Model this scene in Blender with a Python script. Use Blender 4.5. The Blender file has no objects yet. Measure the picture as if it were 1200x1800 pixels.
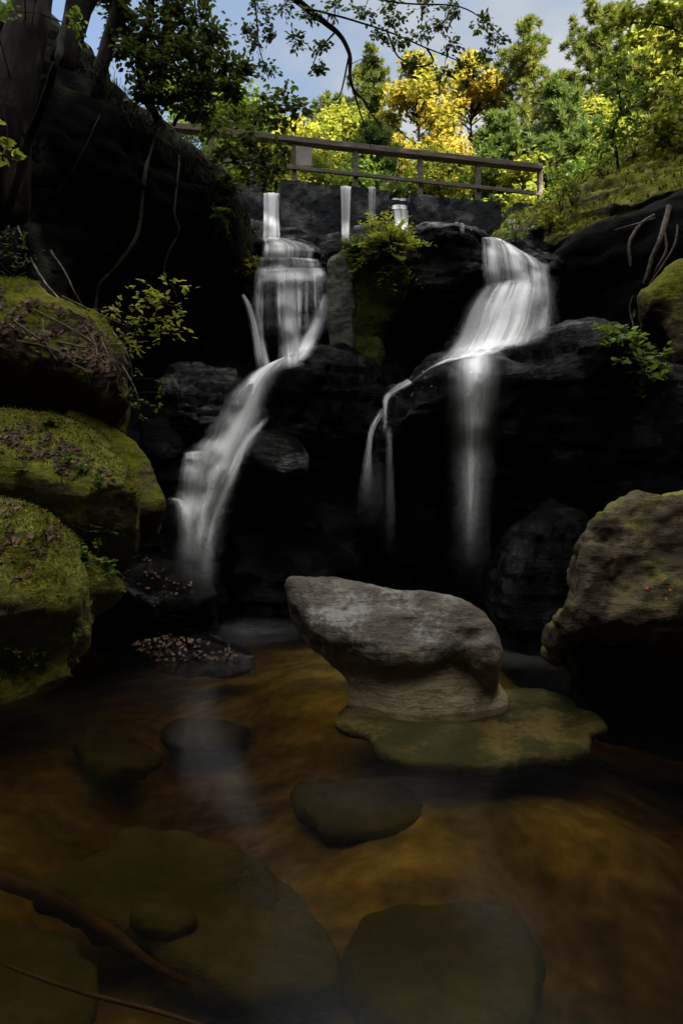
import bpy, math, random
import numpy as np
from mathutils import Vector

R = math.radians
C = bpy.context.scene.collection
SC = bpy.context.scene

# ------------------------------------------------------------------ camera, sky, sun, exposure
CAMZ = 1.5
cam_d = bpy.data.cameras.new('camera'); cam = bpy.data.objects.new('camera', cam_d); C.objects.link(cam)
cam.location = (0, 0, CAMZ); cam.rotation_euler = (R(90), 0, 0)
cam_d.sensor_fit = 'VERTICAL'; cam_d.sensor_height = 36; cam_d.lens = 24
cam_d.clip_start = .05; cam_d.clip_end = 3000
SC.camera = cam

SUN_TO = Vector((.56, -.58, .59)).normalized()
SUN_EL = math.asin(SUN_TO.z); SUN_AZ = math.atan2(SUN_TO.x, SUN_TO.y)
w = bpy.data.worlds.new('World'); SC.world = w; w.use_nodes = True
nt = w.node_tree; nt.nodes.clear()
sky = nt.nodes.new('ShaderNodeTexSky'); sky.sky_type = 'NISHITA'; sky.sun_disc = False
sky.sun_elevation = SUN_EL; sky.sun_rotation = SUN_AZ; sky.dust_density = 1.5
tc = nt.nodes.new('ShaderNodeTexCoord')
mp = nt.nodes.new('ShaderNodeMapping'); mp.inputs['Scale'].default_value = (1.6, 1.6, 3.2); mp.inputs['Location'].default_value = (.35, .1, .25)
cn = nt.nodes.new('ShaderNodeTexNoise'); cn.inputs['Scale'].default_value = 1.7; cn.inputs['Detail'].default_value = 6; cn.inputs['Roughness'].default_value = .5
cr = nt.nodes.new('ShaderNodeValToRGB'); cr.color_ramp.elements[0].position = .15; cr.color_ramp.elements[1].position = .55
cmx = nt.nodes.new('ShaderNodeMixRGB'); cc = nt.nodes.new('ShaderNodeValToRGB'); cc.color_ramp.elements[0].position = .45; cc.color_ramp.elements[1].position = .72; cc.color_ramp.elements[0].color = (1.25, 1.58, 2.05, 1); cc.color_ramp.elements[1].color = (2.5, 2.5, 2.5, 1)
bg = nt.nodes.new('ShaderNodeBackground'); bg.inputs['Strength'].default_value = .05
wo = nt.nodes.new('ShaderNodeOutputWorld')
L = nt.links
L.new(tc.outputs['Generated'], mp.inputs[0]); L.new(mp.outputs[0], cn.inputs['Vector']); L.new(cn.outputs['Fac'], cr.inputs[0])
L.new(sky.outputs[0], cmx.inputs['Color1']); L.new(cr.outputs[0], cmx.inputs['Fac']); L.new(cn.outputs['Fac'], cc.inputs[0]); L.new(cc.outputs[0], cmx.inputs['Color2'])
# bright cloud added overhead, out of view, to light the gorge from above
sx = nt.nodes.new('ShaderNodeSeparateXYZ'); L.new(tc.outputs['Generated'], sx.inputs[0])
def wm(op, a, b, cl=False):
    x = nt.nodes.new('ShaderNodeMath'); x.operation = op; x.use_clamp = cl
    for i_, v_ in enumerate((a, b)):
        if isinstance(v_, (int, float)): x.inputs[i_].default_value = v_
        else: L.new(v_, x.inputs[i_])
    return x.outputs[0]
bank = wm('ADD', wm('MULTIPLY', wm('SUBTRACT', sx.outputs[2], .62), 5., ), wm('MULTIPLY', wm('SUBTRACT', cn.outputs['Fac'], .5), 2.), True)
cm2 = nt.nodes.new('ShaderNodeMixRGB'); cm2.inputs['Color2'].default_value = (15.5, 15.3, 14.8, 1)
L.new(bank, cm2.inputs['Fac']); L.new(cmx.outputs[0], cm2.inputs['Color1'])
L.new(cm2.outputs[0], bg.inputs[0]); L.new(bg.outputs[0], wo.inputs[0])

sd = bpy.data.lights.new('sun', 'SUN'); sd.energy = 5.0; sd.angle = R(.5); sd.color = (1, .90, .74)
so = bpy.data.objects.new('sun', sd); C.objects.link(so); so.rotation_euler = (-SUN_TO).to_track_quat('-Z', 'Y').to_euler(); so.location = (30, -20, 40)

SC.view_settings.view_transform = 'Standard'; SC.view_settings.look = 'None'; SC.view_settings.gamma = 1
SC.view_settings.exposure = 2.6
SC.render.engine = 'CYCLES'
SC.cycles.max_bounces = 8; SC.cycles.diffuse_bounces = 4; SC.cycles.glossy_bounces = 3
SC.cycles.transmission_bounces = 6; SC.cycles.transparent_max_bounces = 32; SC.cycles.volume_bounces = 0
SC.cycles.caustics_reflective = False; SC.cycles.caustics_refractive = False
SC.cycles.sample_clamp_indirect = 4; SC.cycles.use_denoising = True

# ------------------------------------------------------------------ helpers
F = 1200.0
def P(px, py, Y):                       # a point of the place on the sight line of a photo pixel, Y metres away
    return Vector(((px-600)/F*Y, Y, CAMZ-(py-900)/F*Y))

def tag(o, label=None, cat=None, group=None, kind=None):
    if label: o['label'] = label
    if cat: o['category'] = cat
    if group: o['group'] = group
    if kind: o['kind'] = kind
    return o

def empty(name, loc, label, cat, group=None):
    o = bpy.data.objects.new(name, None); C.objects.link(o); o.location = loc; o.empty_display_size = .2
    return tag(o, label, cat, group)

def mesh_obj(name, V, faces, mat, parent=None, smooth=True, attrs=None, loc=None):
    """V (n,3) world coordinates; faces: (m,k) int array or list of such arrays."""
    V = np.asarray(V, dtype=np.float64).reshape(-1, 3)
    if loc is None:
        loc = parent.matrix_world.translation if False else None
    fl = faces if isinstance(faces, list) else [faces]
    fl = [np.asarray(f, dtype=np.int32) for f in fl if len(f)]
    me = bpy.data.meshes.new(name)
    if parent is not None:
        base = np.array(parent['_base']) if '_base' in parent else np.array(parent.location)
    elif loc is not None:
        base = np.array(loc)
    else:
        base = np.array([V[:, 0].mean(), V[:, 1].mean(), V[:, 2].min()])
    me.vertices.add(len(V)); me.vertices.foreach_set('co', (V-base).astype(np.float32).ravel())
    tot = sum(f.size for f in fl); npol = sum(len(f) for f in fl)
    me.loops.add(tot); me.loops.foreach_set('vertex_index', np.concatenate([f.ravel() for f in fl]))
    me.polygons.add(npol)
    ln = np.concatenate([np.full(len(f), f.shape[1], dtype=np.int32) for f in fl])
    st = np.concatenate([[0], np.cumsum(ln)[:-1]]).astype(np.int32)
    me.polygons.foreach_set('loop_start', st)
    me.polygons.foreach_set('use_smooth', np.full(npol, bool(smooth)))
    me.update(calc_edges=True)
    if attrs:
        for k, a in attrs.items():
            at = me.attributes.new(k, 'FLOAT', 'POINT'); at.data.foreach_set('value', np.asarray(a, dtype=np.float32))
    me.materials.append(mat)
    o = bpy.data.objects.new(name, me); C.objects.link(o)
    if parent is not None:
        o.parent = parent
    else:
        o.location = base
    return o

_rs = np.random.RandomState(7)
_perm = _rs.permutation(256); _perm = np.concatenate([_perm, _perm, _perm])
_grad = _rs.normal(size=(256, 3)); _grad /= np.linalg.norm(_grad, axis=1)[:, None]
def pnoise(p):
    p = np.asarray(p, dtype=np.float64); i = np.floor(p).astype(np.int64); f = p-i; i &= 255
    u = f*f*f*(f*(f*6-15)+10); out = np.zeros(len(p))
    for dx in (0, 1):
        for dy in (0, 1):
            for dz in (0, 1):
                h = _perm[_perm[_perm[(i[:, 0]+dx) & 255]+((i[:, 1]+dy) & 255)]+((i[:, 2]+dz) & 255)]
                g = _grad[h & 255]
                d = g[:, 0]*(f[:, 0]-dx)+g[:, 1]*(f[:, 1]-dy)+g[:, 2]*(f[:, 2]-dz)
                wgt = (u[:, 0] if dx else 1-u[:, 0])*(u[:, 1] if dy else 1-u[:, 1])*(u[:, 2] if dz else 1-u[:, 2])
                out += d*wgt
    return out
def fbm(p, oct=4, gain=.5):
    s = np.zeros(len(p)); a = 1.
    for k in range(oct):
        s += a*pnoise(p*(2.03**k)+k*17.3); a *= gain
    return s
def ridged(p, oct=4):
    s = np.zeros(len(p)); a = 1.
    for k in range(oct):
        s += a*(1-2*np.abs(pnoise(p*(2.1**k)+k*9.1))); a *= .5
    return s

def surface_nets(f, h, org):
    """quads of the zero surface of a sampled field (inside negative)"""
    n = np.array(f.shape); s = f < 0
    cs = n-1
    acc = np.zeros((*cs, 3)); cnt = np.zeros(cs)
    corners = [(i, j, k) for i in (0, 1) for j in (0, 1) for k in (0, 1)]
    def sub(a, c): return a[c[0]:c[0]+cs[0], c[1]:c[1]+cs[1], c[2]:c[2]+cs[2]]
    for a in corners:
        for ax in range(3):
            if a[ax] == 0:
                b = list(a); b[ax] = 1
                fa, fb = sub(f, a), sub(f, b); cr = (fa < 0) != (fb < 0)
                t = np.where(cr, fa/np.where(cr, fa-fb, 1), 0)
                for q in range(3):
                    acc[..., q] += np.where(cr, a[q]+(t if q == ax else 0), 0)
                cnt += cr
    act = cnt > 0
    idx = -np.ones(cs, dtype=np.int64); idx[act] = np.arange(act.sum())
    ii = np.argwhere(act)
    V = (ii+acc[act]/cnt[act][:, None])*h+org
    Q = []
    for ax in range(3):
        b, c = (ax+1) % 3, (ax+2) % 3
        lo = [slice(None)]*3; hi = [slice(None)]*3
        lo[ax] = slice(0, n[ax]-1); hi[ax] = slice(1, n[ax])
        for q in (b, c):
            lo[q] = slice(1, n[q]-1); hi[q] = slice(1, n[q]-1)
        s0, s1 = s[tuple(lo)], s[tuple(hi)]
        for flip in (False, True):
            m = (s0 & ~s1) if not flip else (~s0 & s1)
            e = np.argwhere(m)
            if not len(e): continue
            off = np.zeros(3, dtype=int); off[b] = 1; off[c] = 1
            e = e+off
            def cell(db, dc):
                x = e.copy(); x[:, b] += db; x[:, c] += dc
                return idx[x[:, 0], x[:, 1], x[:, 2]]
            q4 = np.stack([cell(-1, -1), cell(0, -1), cell(0, 0), cell(-1, 0)], 1)
            Q.append(q4[:, ::-1] if flip else q4)
    return V, np.concatenate(Q)

def vnormals(V, Q):
    a = V[Q[:, 2]]-V[Q[:, 0]]; b = V[Q[:, 3]]-V[Q[:, 1]]; n = np.cross(a, b)
    N = np.zeros_like(V)
    for k in range(4): np.add.at(N, Q[:, k], n)
    return N/np.maximum(np.linalg.norm(N, axis=1), 1e-9)[:, None]

def smooth_poly(pts, sub=5):
    p = np.array(pts, dtype=float); n = len(p); out = []
    for i in range(n):
        p0, p1, p2, p3 = p[i-1], p[i], p[(i+1) % n], p[(i+2) % n]
        for k in range(sub):
            t = k/sub
            cm = .5*((2*p1)+(-p0+p2)*t+(2*p0-5*p1+4*p2-p3)*t*t+(-p0+3*p1-3*p2+p3)*t**3)
            out.append(.6*cm+.4*(p1+(p2-p1)*t))
    return np.array(out)

def sdpoly(q, poly):
    d = np.full(len(q), 1e18); ins = np.zeros(len(q), dtype=bool)
    n = len(poly)
    for i in range(n):
        a, b = poly[i], poly[(i+1) % n]; e = b-a; wv = q-a
        t = np.clip((wv@e)/max(e@e, 1e-12), 0, 1)
        dd = ((wv-t[:, None]*e)**2).sum(1); d = np.minimum(d, dd)
        c = (a[1] > q[:, 1]) != (b[1] > q[:, 1])
        if e[1] != 0:
            ins ^= c & (q[:, 0] < e[0]*(q[:, 1]-a[1])/e[1]+a[0])
    d = np.sqrt(d)
    return np.where(ins, -d, d)

ROCKS = {}; ROCKLIST = []
def rock(name, outl, Y, mat, label=None, cat='boulder', yaw=0, lean=0, tf=.4, tb=.5, rnd=.3, h=.03, dome=0., ctrl=(), wedge=0.,
         amp=.05, sc=.5, strata=0., ssc=.15, fine=.008, ridge=0., rsc=.5, parent=None, key=None, group=None, seed=0, kind=None, org_px=None, step=0., sh=.3, cuts=0, cutk=.86, extra=None, blend=.1):
    """A solid stone: its outline stands on a plane Y metres away (turned by yaw, leaning back by lean degrees) and is
    grown into a rounded body tf metres in front and tb metres behind that plane. ctrl: bulges (px, py, radius_px, metres)."""
    o2 = np.array(outl, dtype=float); cx, cy = org_px or o2.mean(0)
    O = np.array(P(cx, cy, Y)); ya, le = R(yaw), R(lean)
    u = np.array([math.cos(ya), math.sin(ya), 0]); nh = np.array([math.sin(ya), -math.cos(ya), 0]); z = np.array([0, 0, 1.])
    n = math.cos(le)*nh+math.sin(le)*z; v = math.cos(le)*z-math.sin(le)*nh
    E0 = np.array([0, 0, CAMZ])
    def onplane(px, py):
        d = np.array([(px-600)/F, 1, -(py-900)/F]); t = ((O-E0)@n)/(d@n)
        q = E0+d*t-O
        return np.array([q@u, q@v]), t
    pl = smooth_poly([onplane(*p)[0] for p in outl])
    mid, half = (tf-tb)/2, (tf+tb)/2; Rr = min(rnd, half*.98)
    pad = 3*h+amp
    if extra is not None: pl_box = np.array([onplane(*q)[0] for q in ((585, 1000), (930, 1330))]); lo_b, hi_b = np.minimum(pl.min(0), pl_box.min(0)), np.maximum(pl.max(0), pl_box.max(0))
    else: lo_b, hi_b = pl.min(0), pl.max(0)
    lo = np.array([*(lo_b-pad), -tb-pad-abs(wedge)]); hi = np.array([*(hi_b+pad), tf+pad+abs(wedge)+max([0]+[c[3] for c in ctrl])])
    ns = np.ceil((hi-lo)/h).astype(int)+1
    gu, gv, gw = (lo[k]+np.arange(ns[k])*h for k in range(3))
    UV = np.stack(np.meshgrid(gu, gv, indexing='ij'), -1).reshape(-1, 2)
    d2 = sdpoly(UV, pl); s = np.clip(-d2/max(-d2.min(), 1e-6), 0, 1)
    fo = np.zeros(len(UV))
    for (bx, by, br, bm) in ctrl:
        c, t = onplane(bx, by); rr = br/F*t
        fo += bm*np.exp(-((UV-c)**2).sum(1)/(rr*rr))
    if wedge:
        fo += wedge*(UV[:, 1]/max(abs(pl[:, 1]).max(), 1e-6))
    hf = half-dome*(1-s)**2
    W = gw[None, :]; 
    # bulges move the front face only
    off = np.where(W > mid, fo[:, None], 0)
    wv = np.abs(W-mid-off)-hf[:, None]+Rr
    qd = d2[:, None]+Rr
    f = np.minimum(np.maximum(qd, wv), 0)+np.sqrt(np.maximum(qd, 0)**2+np.maximum(wv, 0)**2)-Rr
    if cuts:                                   # flat broken faces
        rc = np.random.RandomState(100+seed); sc_ = np.array([abs(pl[:, 0]).max(), abs(pl[:, 1]).max(), half])
        for _ in range(cuts):
            a_ = rc.normal(size=3); a_[2] = abs(a_[2])*.9+.1; a_ /= np.linalg.norm(a_)
            ext = max(abs(a_[2])*tf+(pl@a_[:2]).max()*.92, .01)
            f = np.maximum(f, (UV@a_[:2])[:, None]+a_[2]*W-ext*cutk)
    if extra is not None:                      # a second body grown smoothly into the first
        Wp = O+UV[:, :1, None].transpose(0, 2, 1)*u+UV[:, 1:, None].transpose(0, 2, 1)*v+gw[None, :, None]*n
        g_ = extra(Wp[..., 0], Wp[..., 1], Wp[..., 2]); hh_ = np.clip(.5+.5*(g_-f)/blend, 0, 1); f = g_*(1-hh_)+f*hh_-blend*hh_*(1-hh_)
    f = f.reshape(ns[0], ns[1], ns[2])
    V, Q = surface_nets(f, h, lo)
    Wd = O+V[:, :1]*u+V[:, 1:2]*v+V[:, 2:]*n
    # (u, v, n) is right-handed: orientation keeps
    N = vnormals(Wd, Q)
    if N[:, :].dot(n)[V[:, 2].argmax()] < 0: Q = Q[:, ::-1]; N = -N
    sp = Wd+seed*13.7
    d = amp*fbm(sp/sc, 4)
    if ridge: d += ridge*(ridged(sp/rsc, 3)-.9)
    if strata:
        wp = sp+.12*np.stack([fbm(sp*1.3, 2)]*3, 1)
        d += strata*fbm(wp*np.array([.35, .35, 1/ssc]), 3, .6)
    if step:                                   # bedding: layers that stand in and out of one another
        zz = sp[:, 2]/sh+.9*fbm(sp*np.array([.5, .5, .3]), 2)+.25*fbm(sp*2.2, 2); kf = np.floor(zz); fr_c = zz-kf
        hsh = lambda k: np.modf(np.abs(np.sin(k*12.9898+seed*3.1)*43758.5453))[0]-.5
        bl = np.clip((fr_c-.82)/.18, 0, 1); bl = bl*bl*(3-2*bl)
        d += step*(hsh(kf)*(1-bl)+hsh(kf+1)*bl)-step*.5*np.exp(-((fr_c-.9)/.06)**2)
        jx = (sp[:, 0]*.8+sp[:, 1]*.5)/(sh*2.6)+.5*fbm(sp*.9, 2)+hsh(kf)*3; jf = np.abs(jx-np.round(jx)); d -= step*.6*np.exp(-(jf/.03)**2)
    d += fine*fbm(sp/.07, 3, .6)
    Wd = Wd+N*d[:, None]
    o = mesh_obj(name, Wd, Q, mat, parent)
    if label: tag(o, label, cat, group, kind)
    ROCKS[key or name] = (Wd, vnormals(Wd, Q), Q); ROCKLIST.append(ROCKS[key or name])
    return o

class MB:
    def __init__(s): s.V = []; s.Q = []; s.T = []; s.A = []; s.n = 0
    def add(s, V, Q, a=0.):
        V = np.asarray(V, dtype=float); Q = np.asarray(Q)
        (s.Q if Q.shape[1] == 4 else s.T).append(Q+s.n); s.V.append(V); s.A.append(np.full(len(V), a) if np.isscalar(a) else a); s.n += len(V)
    def tube(s, pts, rad, sides=7, wob=0.):
        p = np.array([list(x) for x in pts], dtype=float); m = len(p)
        r = np.full(m, rad) if np.isscalar(rad) else np.interp(np.linspace(0, 1, m), np.linspace(0, 1, len(rad)), rad)
        t = np.gradient(p, axis=0); t /= np.maximum(np.linalg.norm(t, axis=1), 1e-9)[:, None]
        ref = np.array([.31, .17, .93]) if abs(t[:, 2]).mean() < .8 else np.array([.9, .3, .1])
        a = np.cross(t, ref); a /= np.linalg.norm(a, axis=1)[:, None]; b = np.cross(t, a)
        th = np.linspace(0, 2*math.pi, sides, endpoint=False)
        rr = r[:, None]*np.ones(sides)
        ring = p[:, None]+rr[..., None]*(np.cos(th)[None, :, None]*a[:, None]+np.sin(th)[None, :, None]*b[:, None])
        V = ring.reshape(-1, 3)
        if wob: V = V+wob*np.stack([fbm(V*3+k*7, 3) for k in range(3)], 1)
        i = np.arange(m-1)[:, None]*sides; j = np.arange(sides); k = (j+1) % sides
        Q = np.stack([i+j, i+k, i+sides+k, i+sides+j], -1).reshape(-1, 4)
        s.add(V, Q)
        nb = len(V); c = s.n
        V2 = np.array([p[-1]]); s.V.append(V2); s.A.append(np.zeros(1)); s.n += 1
        s.T.append(np.stack([c-sides+j, c-sides+k, np.full(sides, c)], 1))
    def box(s, o, x, y, z):
        """corner-centred box: centre o, half vectors x y z"""
        o, x, y, z = (np.array(list(q), dtype=float) for q in (o, x, y, z))
        V = [o+a*x+b*y+c*z for a in (-1, 1) for b in (-1, 1) for c in (-1, 1)]
        s.add(V, [[0, 1, 3, 2], [4, 6, 7, 5], [0, 4, 5, 1], [2, 3, 7, 6], [0, 2, 6, 4], [1, 5, 7, 3]])
    def build(s, name, mat, parent=None, smooth=True, attr='tint', loc=None):
        fl = []
        if s.Q: fl.append(np.concatenate(s.Q))
        if s.T: fl.append(np.concatenate(s.T))
        return mesh_obj(name, np.concatenate(s.V), fl, mat, parent, smooth, {attr: np.concatenate(s.A)}, loc)

def smooth_path(pts, sub=6):
    p = np.array([list(x) for x in pts], dtype=float); n = len(p); out = []
    for i in range(n-1):
        p0, p1, p2, p3 = p[max(i-1, 0)], p[i], p[i+1], p[min(i+2, n-1)]
        for k in range(sub):
            t = k/sub
            out.append(.5*((2*p1)+(-p0+p2)*t+(2*p0-5*p1+4*p2-p3)*t*t+(-p0+3*p1-3*p2+p3)*t**3))
    out.append(p[-1]); return np.array(out)

def leaves(mb, pos, size, rs, up=.5, droop=0., aspect=.5, tint=None, dirs=None, fold=.15):
    """one folded leaf of four triangles' worth of surface (two quads) at each position"""
    pos = np.asarray(pos); n = len(pos)
    if n == 0: return
    a = rs.normal(size=(n, 3)) if dirs is None else np.asarray(dirs)+rs.normal(size=(n, 3))*.35
    a[:, 2] = a[:, 2]*.5-droop
    a /= np.linalg.norm(a, axis=1)[:, None]
    nn = rs.normal(size=(n, 3)); nn[:, 2] = np.abs(nn[:, 2])+up
    b = np.cross(nn, a); b /= np.maximum(np.linalg.norm(b, axis=1), 1e-6)[:, None]
    c = np.cross(a, b)
    sz = size*(.65+.7*rs.rand(n))[:, None]; wd = sz*aspect*.5
    p0 = pos; p3 = pos+a*sz
    l1 = pos+a*sz*.32+b*wd+c*wd*fold*2; l2 = pos+a*sz*.68+b*wd*.8+c*wd*fold*2
    r1 = pos+a*sz*.32-b*wd+c*wd*fold*2; r2 = pos+a*sz*.68-b*wd*.8+c*wd*fold*2
    V = np.stack([p0, l1, l2, p3, r2, r1], 1).reshape(-1, 3)
    k = np.arange(n)[:, None]*6
    Q = np.concatenate([k+np.array([[0, 1, 2, 3]]), k+np.array([[0, 3, 4, 5]])])
    t = rs.rand(n) if tint is None else tint
    mb.add(V, Q, np.repeat(t, 6))

# ------------------------------------------------------------------ materials
def newmat(name):
    m = bpy.data.materials.new(name); m.use_nodes = True; n = m.node_tree; n.nodes.clear()
    out = n.nodes.new('ShaderNodeOutputMaterial')
    return m, n, out
def nd(n, t, **kw):
    x = n.nodes.new(t)
    for k, v in kw.items():
        if k in x.inputs: x.inputs[k].default_value = v
        else: setattr(x, k, v)
    return x
def ramp(n, src, stops):
    r = n.nodes.new('ShaderNodeValToRGB'); e = r.color_ramp.elements
    e[0].position, e[0].color = stops[0][0], (*stops[0][1], 1); e[1].position, e[1].color = stops[-1][0], (*stops[-1][1], 1)
    for p, c in stops[1:-1]:
        q = e.new(p); q.color = (*c, 1)
    n.links.new(src, r.inputs[0]); return r.outputs[0]
def math_(n, op, a, b=None, clamp=False):
    x = n.nodes.new('ShaderNodeMath'); x.operation = op; x.use_clamp = clamp
    for i, v in enumerate((a, b)):
        if v is None: continue
        if isinstance(v, (int, float)): x.inputs[i].default_value = v
        else: n.links.new(v, x.inputs[i])
    return x.outputs[0]
def mixc(n, f, a, b):
    x = n.nodes.new('ShaderNodeMixRGB')
    for i, v in zip((0, 1, 2), (f, a, b)):
        if isinstance(v, (int, float)): x.inputs[i].default_value = v
        elif isinstance(v, tuple): x.inputs[i].default_value = (*v, 1)
        else: n.links.new(v, x.inputs[i])
    return x.outputs[0]
def noise(n, vec, scale, detail=5, rough=.55, dist=0.):
    x = nd(n, 'ShaderNodeTexNoise', Scale=scale, Detail=detail, Roughness=rough, Distortion=dist); n.links.new(vec, x.inputs['Vector']); return x.outputs['Fac']
def geo_pos(n, sx=1, sy=1, sz=1):
    g = n.nodes.new('ShaderNodeTexCoord'); m = nd(n, 'ShaderNodeMapping', Scale=(sx, sy, sz)); n.links.new(g.outputs['Object'], m.inputs[0]); return m.outputs[0]

def rockmat(name, c1, c2, c3=None, moss=0., mossc=((.03, .036, .004), (.17, .165, .012)), rough=.75, bump=.5, bsc=9., spec=.35, mossz=.35, strat=0., mscale=2.2, glint=0., patch=None, base=None):
    m, n, out = newmat(name); lk = n.links
    p = geo_pos(n); ps = geo_pos(n, .5, .5, 3.)
    a = noise(n, p, 1.6, 6, .6); b = noise(n, p, 7, 6, .65); s = noise(n, ps, 4.5, 5, .6)
    grit = noise(n, p, 60, 3, .7)
    col = ramp(n, math_(n, 'ADD', math_(n, 'MULTIPLY', a, .55), math_(n, 'ADD', math_(n, 'MULTIPLY', b, .3), math_(n, 'MULTIPLY', s, .15+strat))),
               [(.33+strat*.3, c1), (.52+strat*.4, c2), (.70+strat*.5, c3 or c2)])
    col = mixc(n, math_(n, 'MULTIPLY', grit, .5), col, mixc(n, 1., (0, 0, 0), c1))
    bs = nd(n, 'ShaderNodeBsdfPrincipled', Roughness=rough); bs.inputs['Specular IOR Level'].default_value = spec
    rsrc = None
    if moss > 0:
        g = n.nodes.new('ShaderNodeNewGeometry'); sp = n.nodes.new('ShaderNodeSeparateXYZ'); lk.new(g.outputs['Normal'], sp.inputs[0])
        mn = noise(n, p, mscale, 6, .65); mf = noise(n, p, 14, 4, .7)
        k = math_(n, 'ADD', math_(n, 'MULTIPLY', sp.outputs[2], mossz), math_(n, 'ADD', math_(n, 'MULTIPLY', mn, 1.3), math_(n, 'MULTIPLY', mf, .4)))
        thr = 1.35-moss
        fac = nd(n, 'ShaderNodeMapRange'); lk.new(k, fac.inputs[0]); fac.inputs[1].default_value = thr-.1; fac.inputs[2].default_value = thr+.12
        mc = ramp(n, math_(n, 'ADD', math_(n, 'MULTIPLY', noise(n, p, 5, 6, .7), .6), math_(n, 'MULTIPLY', noise(n, p, 38, 4, .7), .4)), [(.34, mossc[0]), (.66, mossc[1])])
        col = mixc(n, fac.outputs[0], col, mc)
        rsrc = mixc(n, fac.outputs[0], (rough,)*3, (.95,)*3)
    if patch:                                  # weathered or lichen grey patches
        pm = nd(n, 'ShaderNodeMapRange'); lk.new(math_(n, 'ADD', math_(n, 'MULTIPLY', noise(n, p, 2.8, 5, .6), .7), math_(n, 'MULTIPLY', noise(n, p, 22, 5, .7), .3)), pm.inputs[0]); pm.inputs[1].default_value = .50; pm.inputs[2].default_value = .60
        col = mixc(n, math_(n, 'MULTIPLY', pm.outputs[0], .8), col, patch)
        dk = nd(n, 'ShaderNodeMapRange'); lk.new(math_(n, 'ADD', math_(n, 'MULTIPLY', noise(n, ps, 2.3, 6, .65), .7), math_(n, 'MULTIPLY', noise(n, p, 16, 4, .7), .3)), dk.inputs[0]); dk.inputs[1].default_value = .43; dk.inputs[2].default_value = .34
        col = mixc(n, math_(n, 'MULTIPLY', dk.outputs[0], .75), col, c1)
    if base:                                   # paler tan towards the foot, with a ragged upper edge
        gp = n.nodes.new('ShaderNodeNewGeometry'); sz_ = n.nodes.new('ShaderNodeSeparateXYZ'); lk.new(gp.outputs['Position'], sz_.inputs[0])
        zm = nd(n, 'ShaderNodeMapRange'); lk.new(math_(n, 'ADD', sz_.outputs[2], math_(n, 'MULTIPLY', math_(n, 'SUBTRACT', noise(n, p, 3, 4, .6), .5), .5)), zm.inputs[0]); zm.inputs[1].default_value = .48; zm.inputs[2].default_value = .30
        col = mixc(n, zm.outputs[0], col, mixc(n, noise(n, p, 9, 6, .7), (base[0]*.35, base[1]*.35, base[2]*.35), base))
    if glint:                                  # running wet only in places
        gm = nd(n, 'ShaderNodeMapRange'); lk.new(noise(n, p, 1.9, 4, .6), gm.inputs[0]); gm.inputs[1].default_value = .50; gm.inputs[2].default_value = .66; gm.inputs[3].default_value = spec; gm.inputs[4].default_value = glint
        lk.new(gm.outputs[0], bs.inputs['Specular IOR Level'])
    lk.new(col, bs.inputs['Base Color'])
    rv = noise(n, p, 5, 4, .6)
    if rsrc is not None: lk.new(rsrc, bs.inputs['Roughness'])
    else:
        lk.new(math_(n, 'ADD', math_(n, 'MULTIPLY', math_(n, 'SUBTRACT', rv, .5), .5), rough, True), bs.inputs['Roughness'])
    hgt = math_(n, 'ADD', noise(n, p, bsc, 8, .68), math_(n, 'ADD', math_(n, 'MULTIPLY', noise(n, ps, bsc*.8, 6, .65), .7), math_(n, 'MULTIPLY', grit, .22)))
    bp = nd(n, 'ShaderNodeBump', Strength=bump, Distance=.06); lk.new(hgt, bp.inputs['Height']); lk.new(bp.outputs[0], bs.inputs['Normal'])
    if glint >= .8:
        bs.inputs['Coat Weight'].default_value = .3; bs.inputs['Coat Roughness'].default_value = .12; lk.new(bp.outputs[0], bs.inputs['Coat Normal'])
    lk.new(bs.outputs[0], out.inputs[0]); return m

def leafmat(name, stops, trans=.45, rough=.5):
    m, n, out = newmat(name); lk = n.links
    at = n.nodes.new('ShaderNodeAttribute'); at.attribute_name = 'tint'
    oi = n.nodes.new('ShaderNodeObjectInfo')
    v = math_(n, 'ADD', at.outputs['Fac'], math_(n, 'MULTIPLY', math_(n, 'SUBTRACT', oi.outputs['Random'], .5), .25), True)
    col = ramp(n, v, stops)
    d = nd(n, 'ShaderNodeBsdfPrincipled', Roughness=rough); d.inputs['Specular IOR Level'].default_value = .25; lk.new(col, d.inputs['Base Color'])
    t = n.nodes.new('ShaderNodeBsdfTranslucent'); lk.new(mixc(n, .25, col, (.22, .26, .02)), t.inputs[0])
    mx = nd(n, 'ShaderNodeMixShader'); mx.inputs[0].default_value = trans
    lk.new(d.outputs[0], mx.inputs[1]); lk.new(t.outputs[0], mx.inputs[2]); lk.new(mx.outputs[0], out.inputs[0]); return m

def plainmat(name, c1, c2, rough=.8, sc=12., bump=.4, sx=1, sy=1, sz=1, spec=.08):
    m, n, out = newmat(name); lk = n.links; p = geo_pos(n, sx, sy, sz)
    f = noise(n, p, sc, 6, .65); col = ramp(n, f, [(.35, c1), (.65, c2)])
    bs = nd(n, 'ShaderNodeBsdfPrincipled', Roughness=rough); bs.inputs['Specular IOR Level'].default_value = spec
    lk.new(col, bs.inputs['Base Color']); bp = nd(n, 'ShaderNodeBump', Strength=bump, Distance=.03); lk.new(f, bp.inputs['Height']); lk.new(bp.outputs[0], bs.inputs['Normal'])
    lk.new(bs.outputs[0], out.inputs[0]); return m

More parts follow.
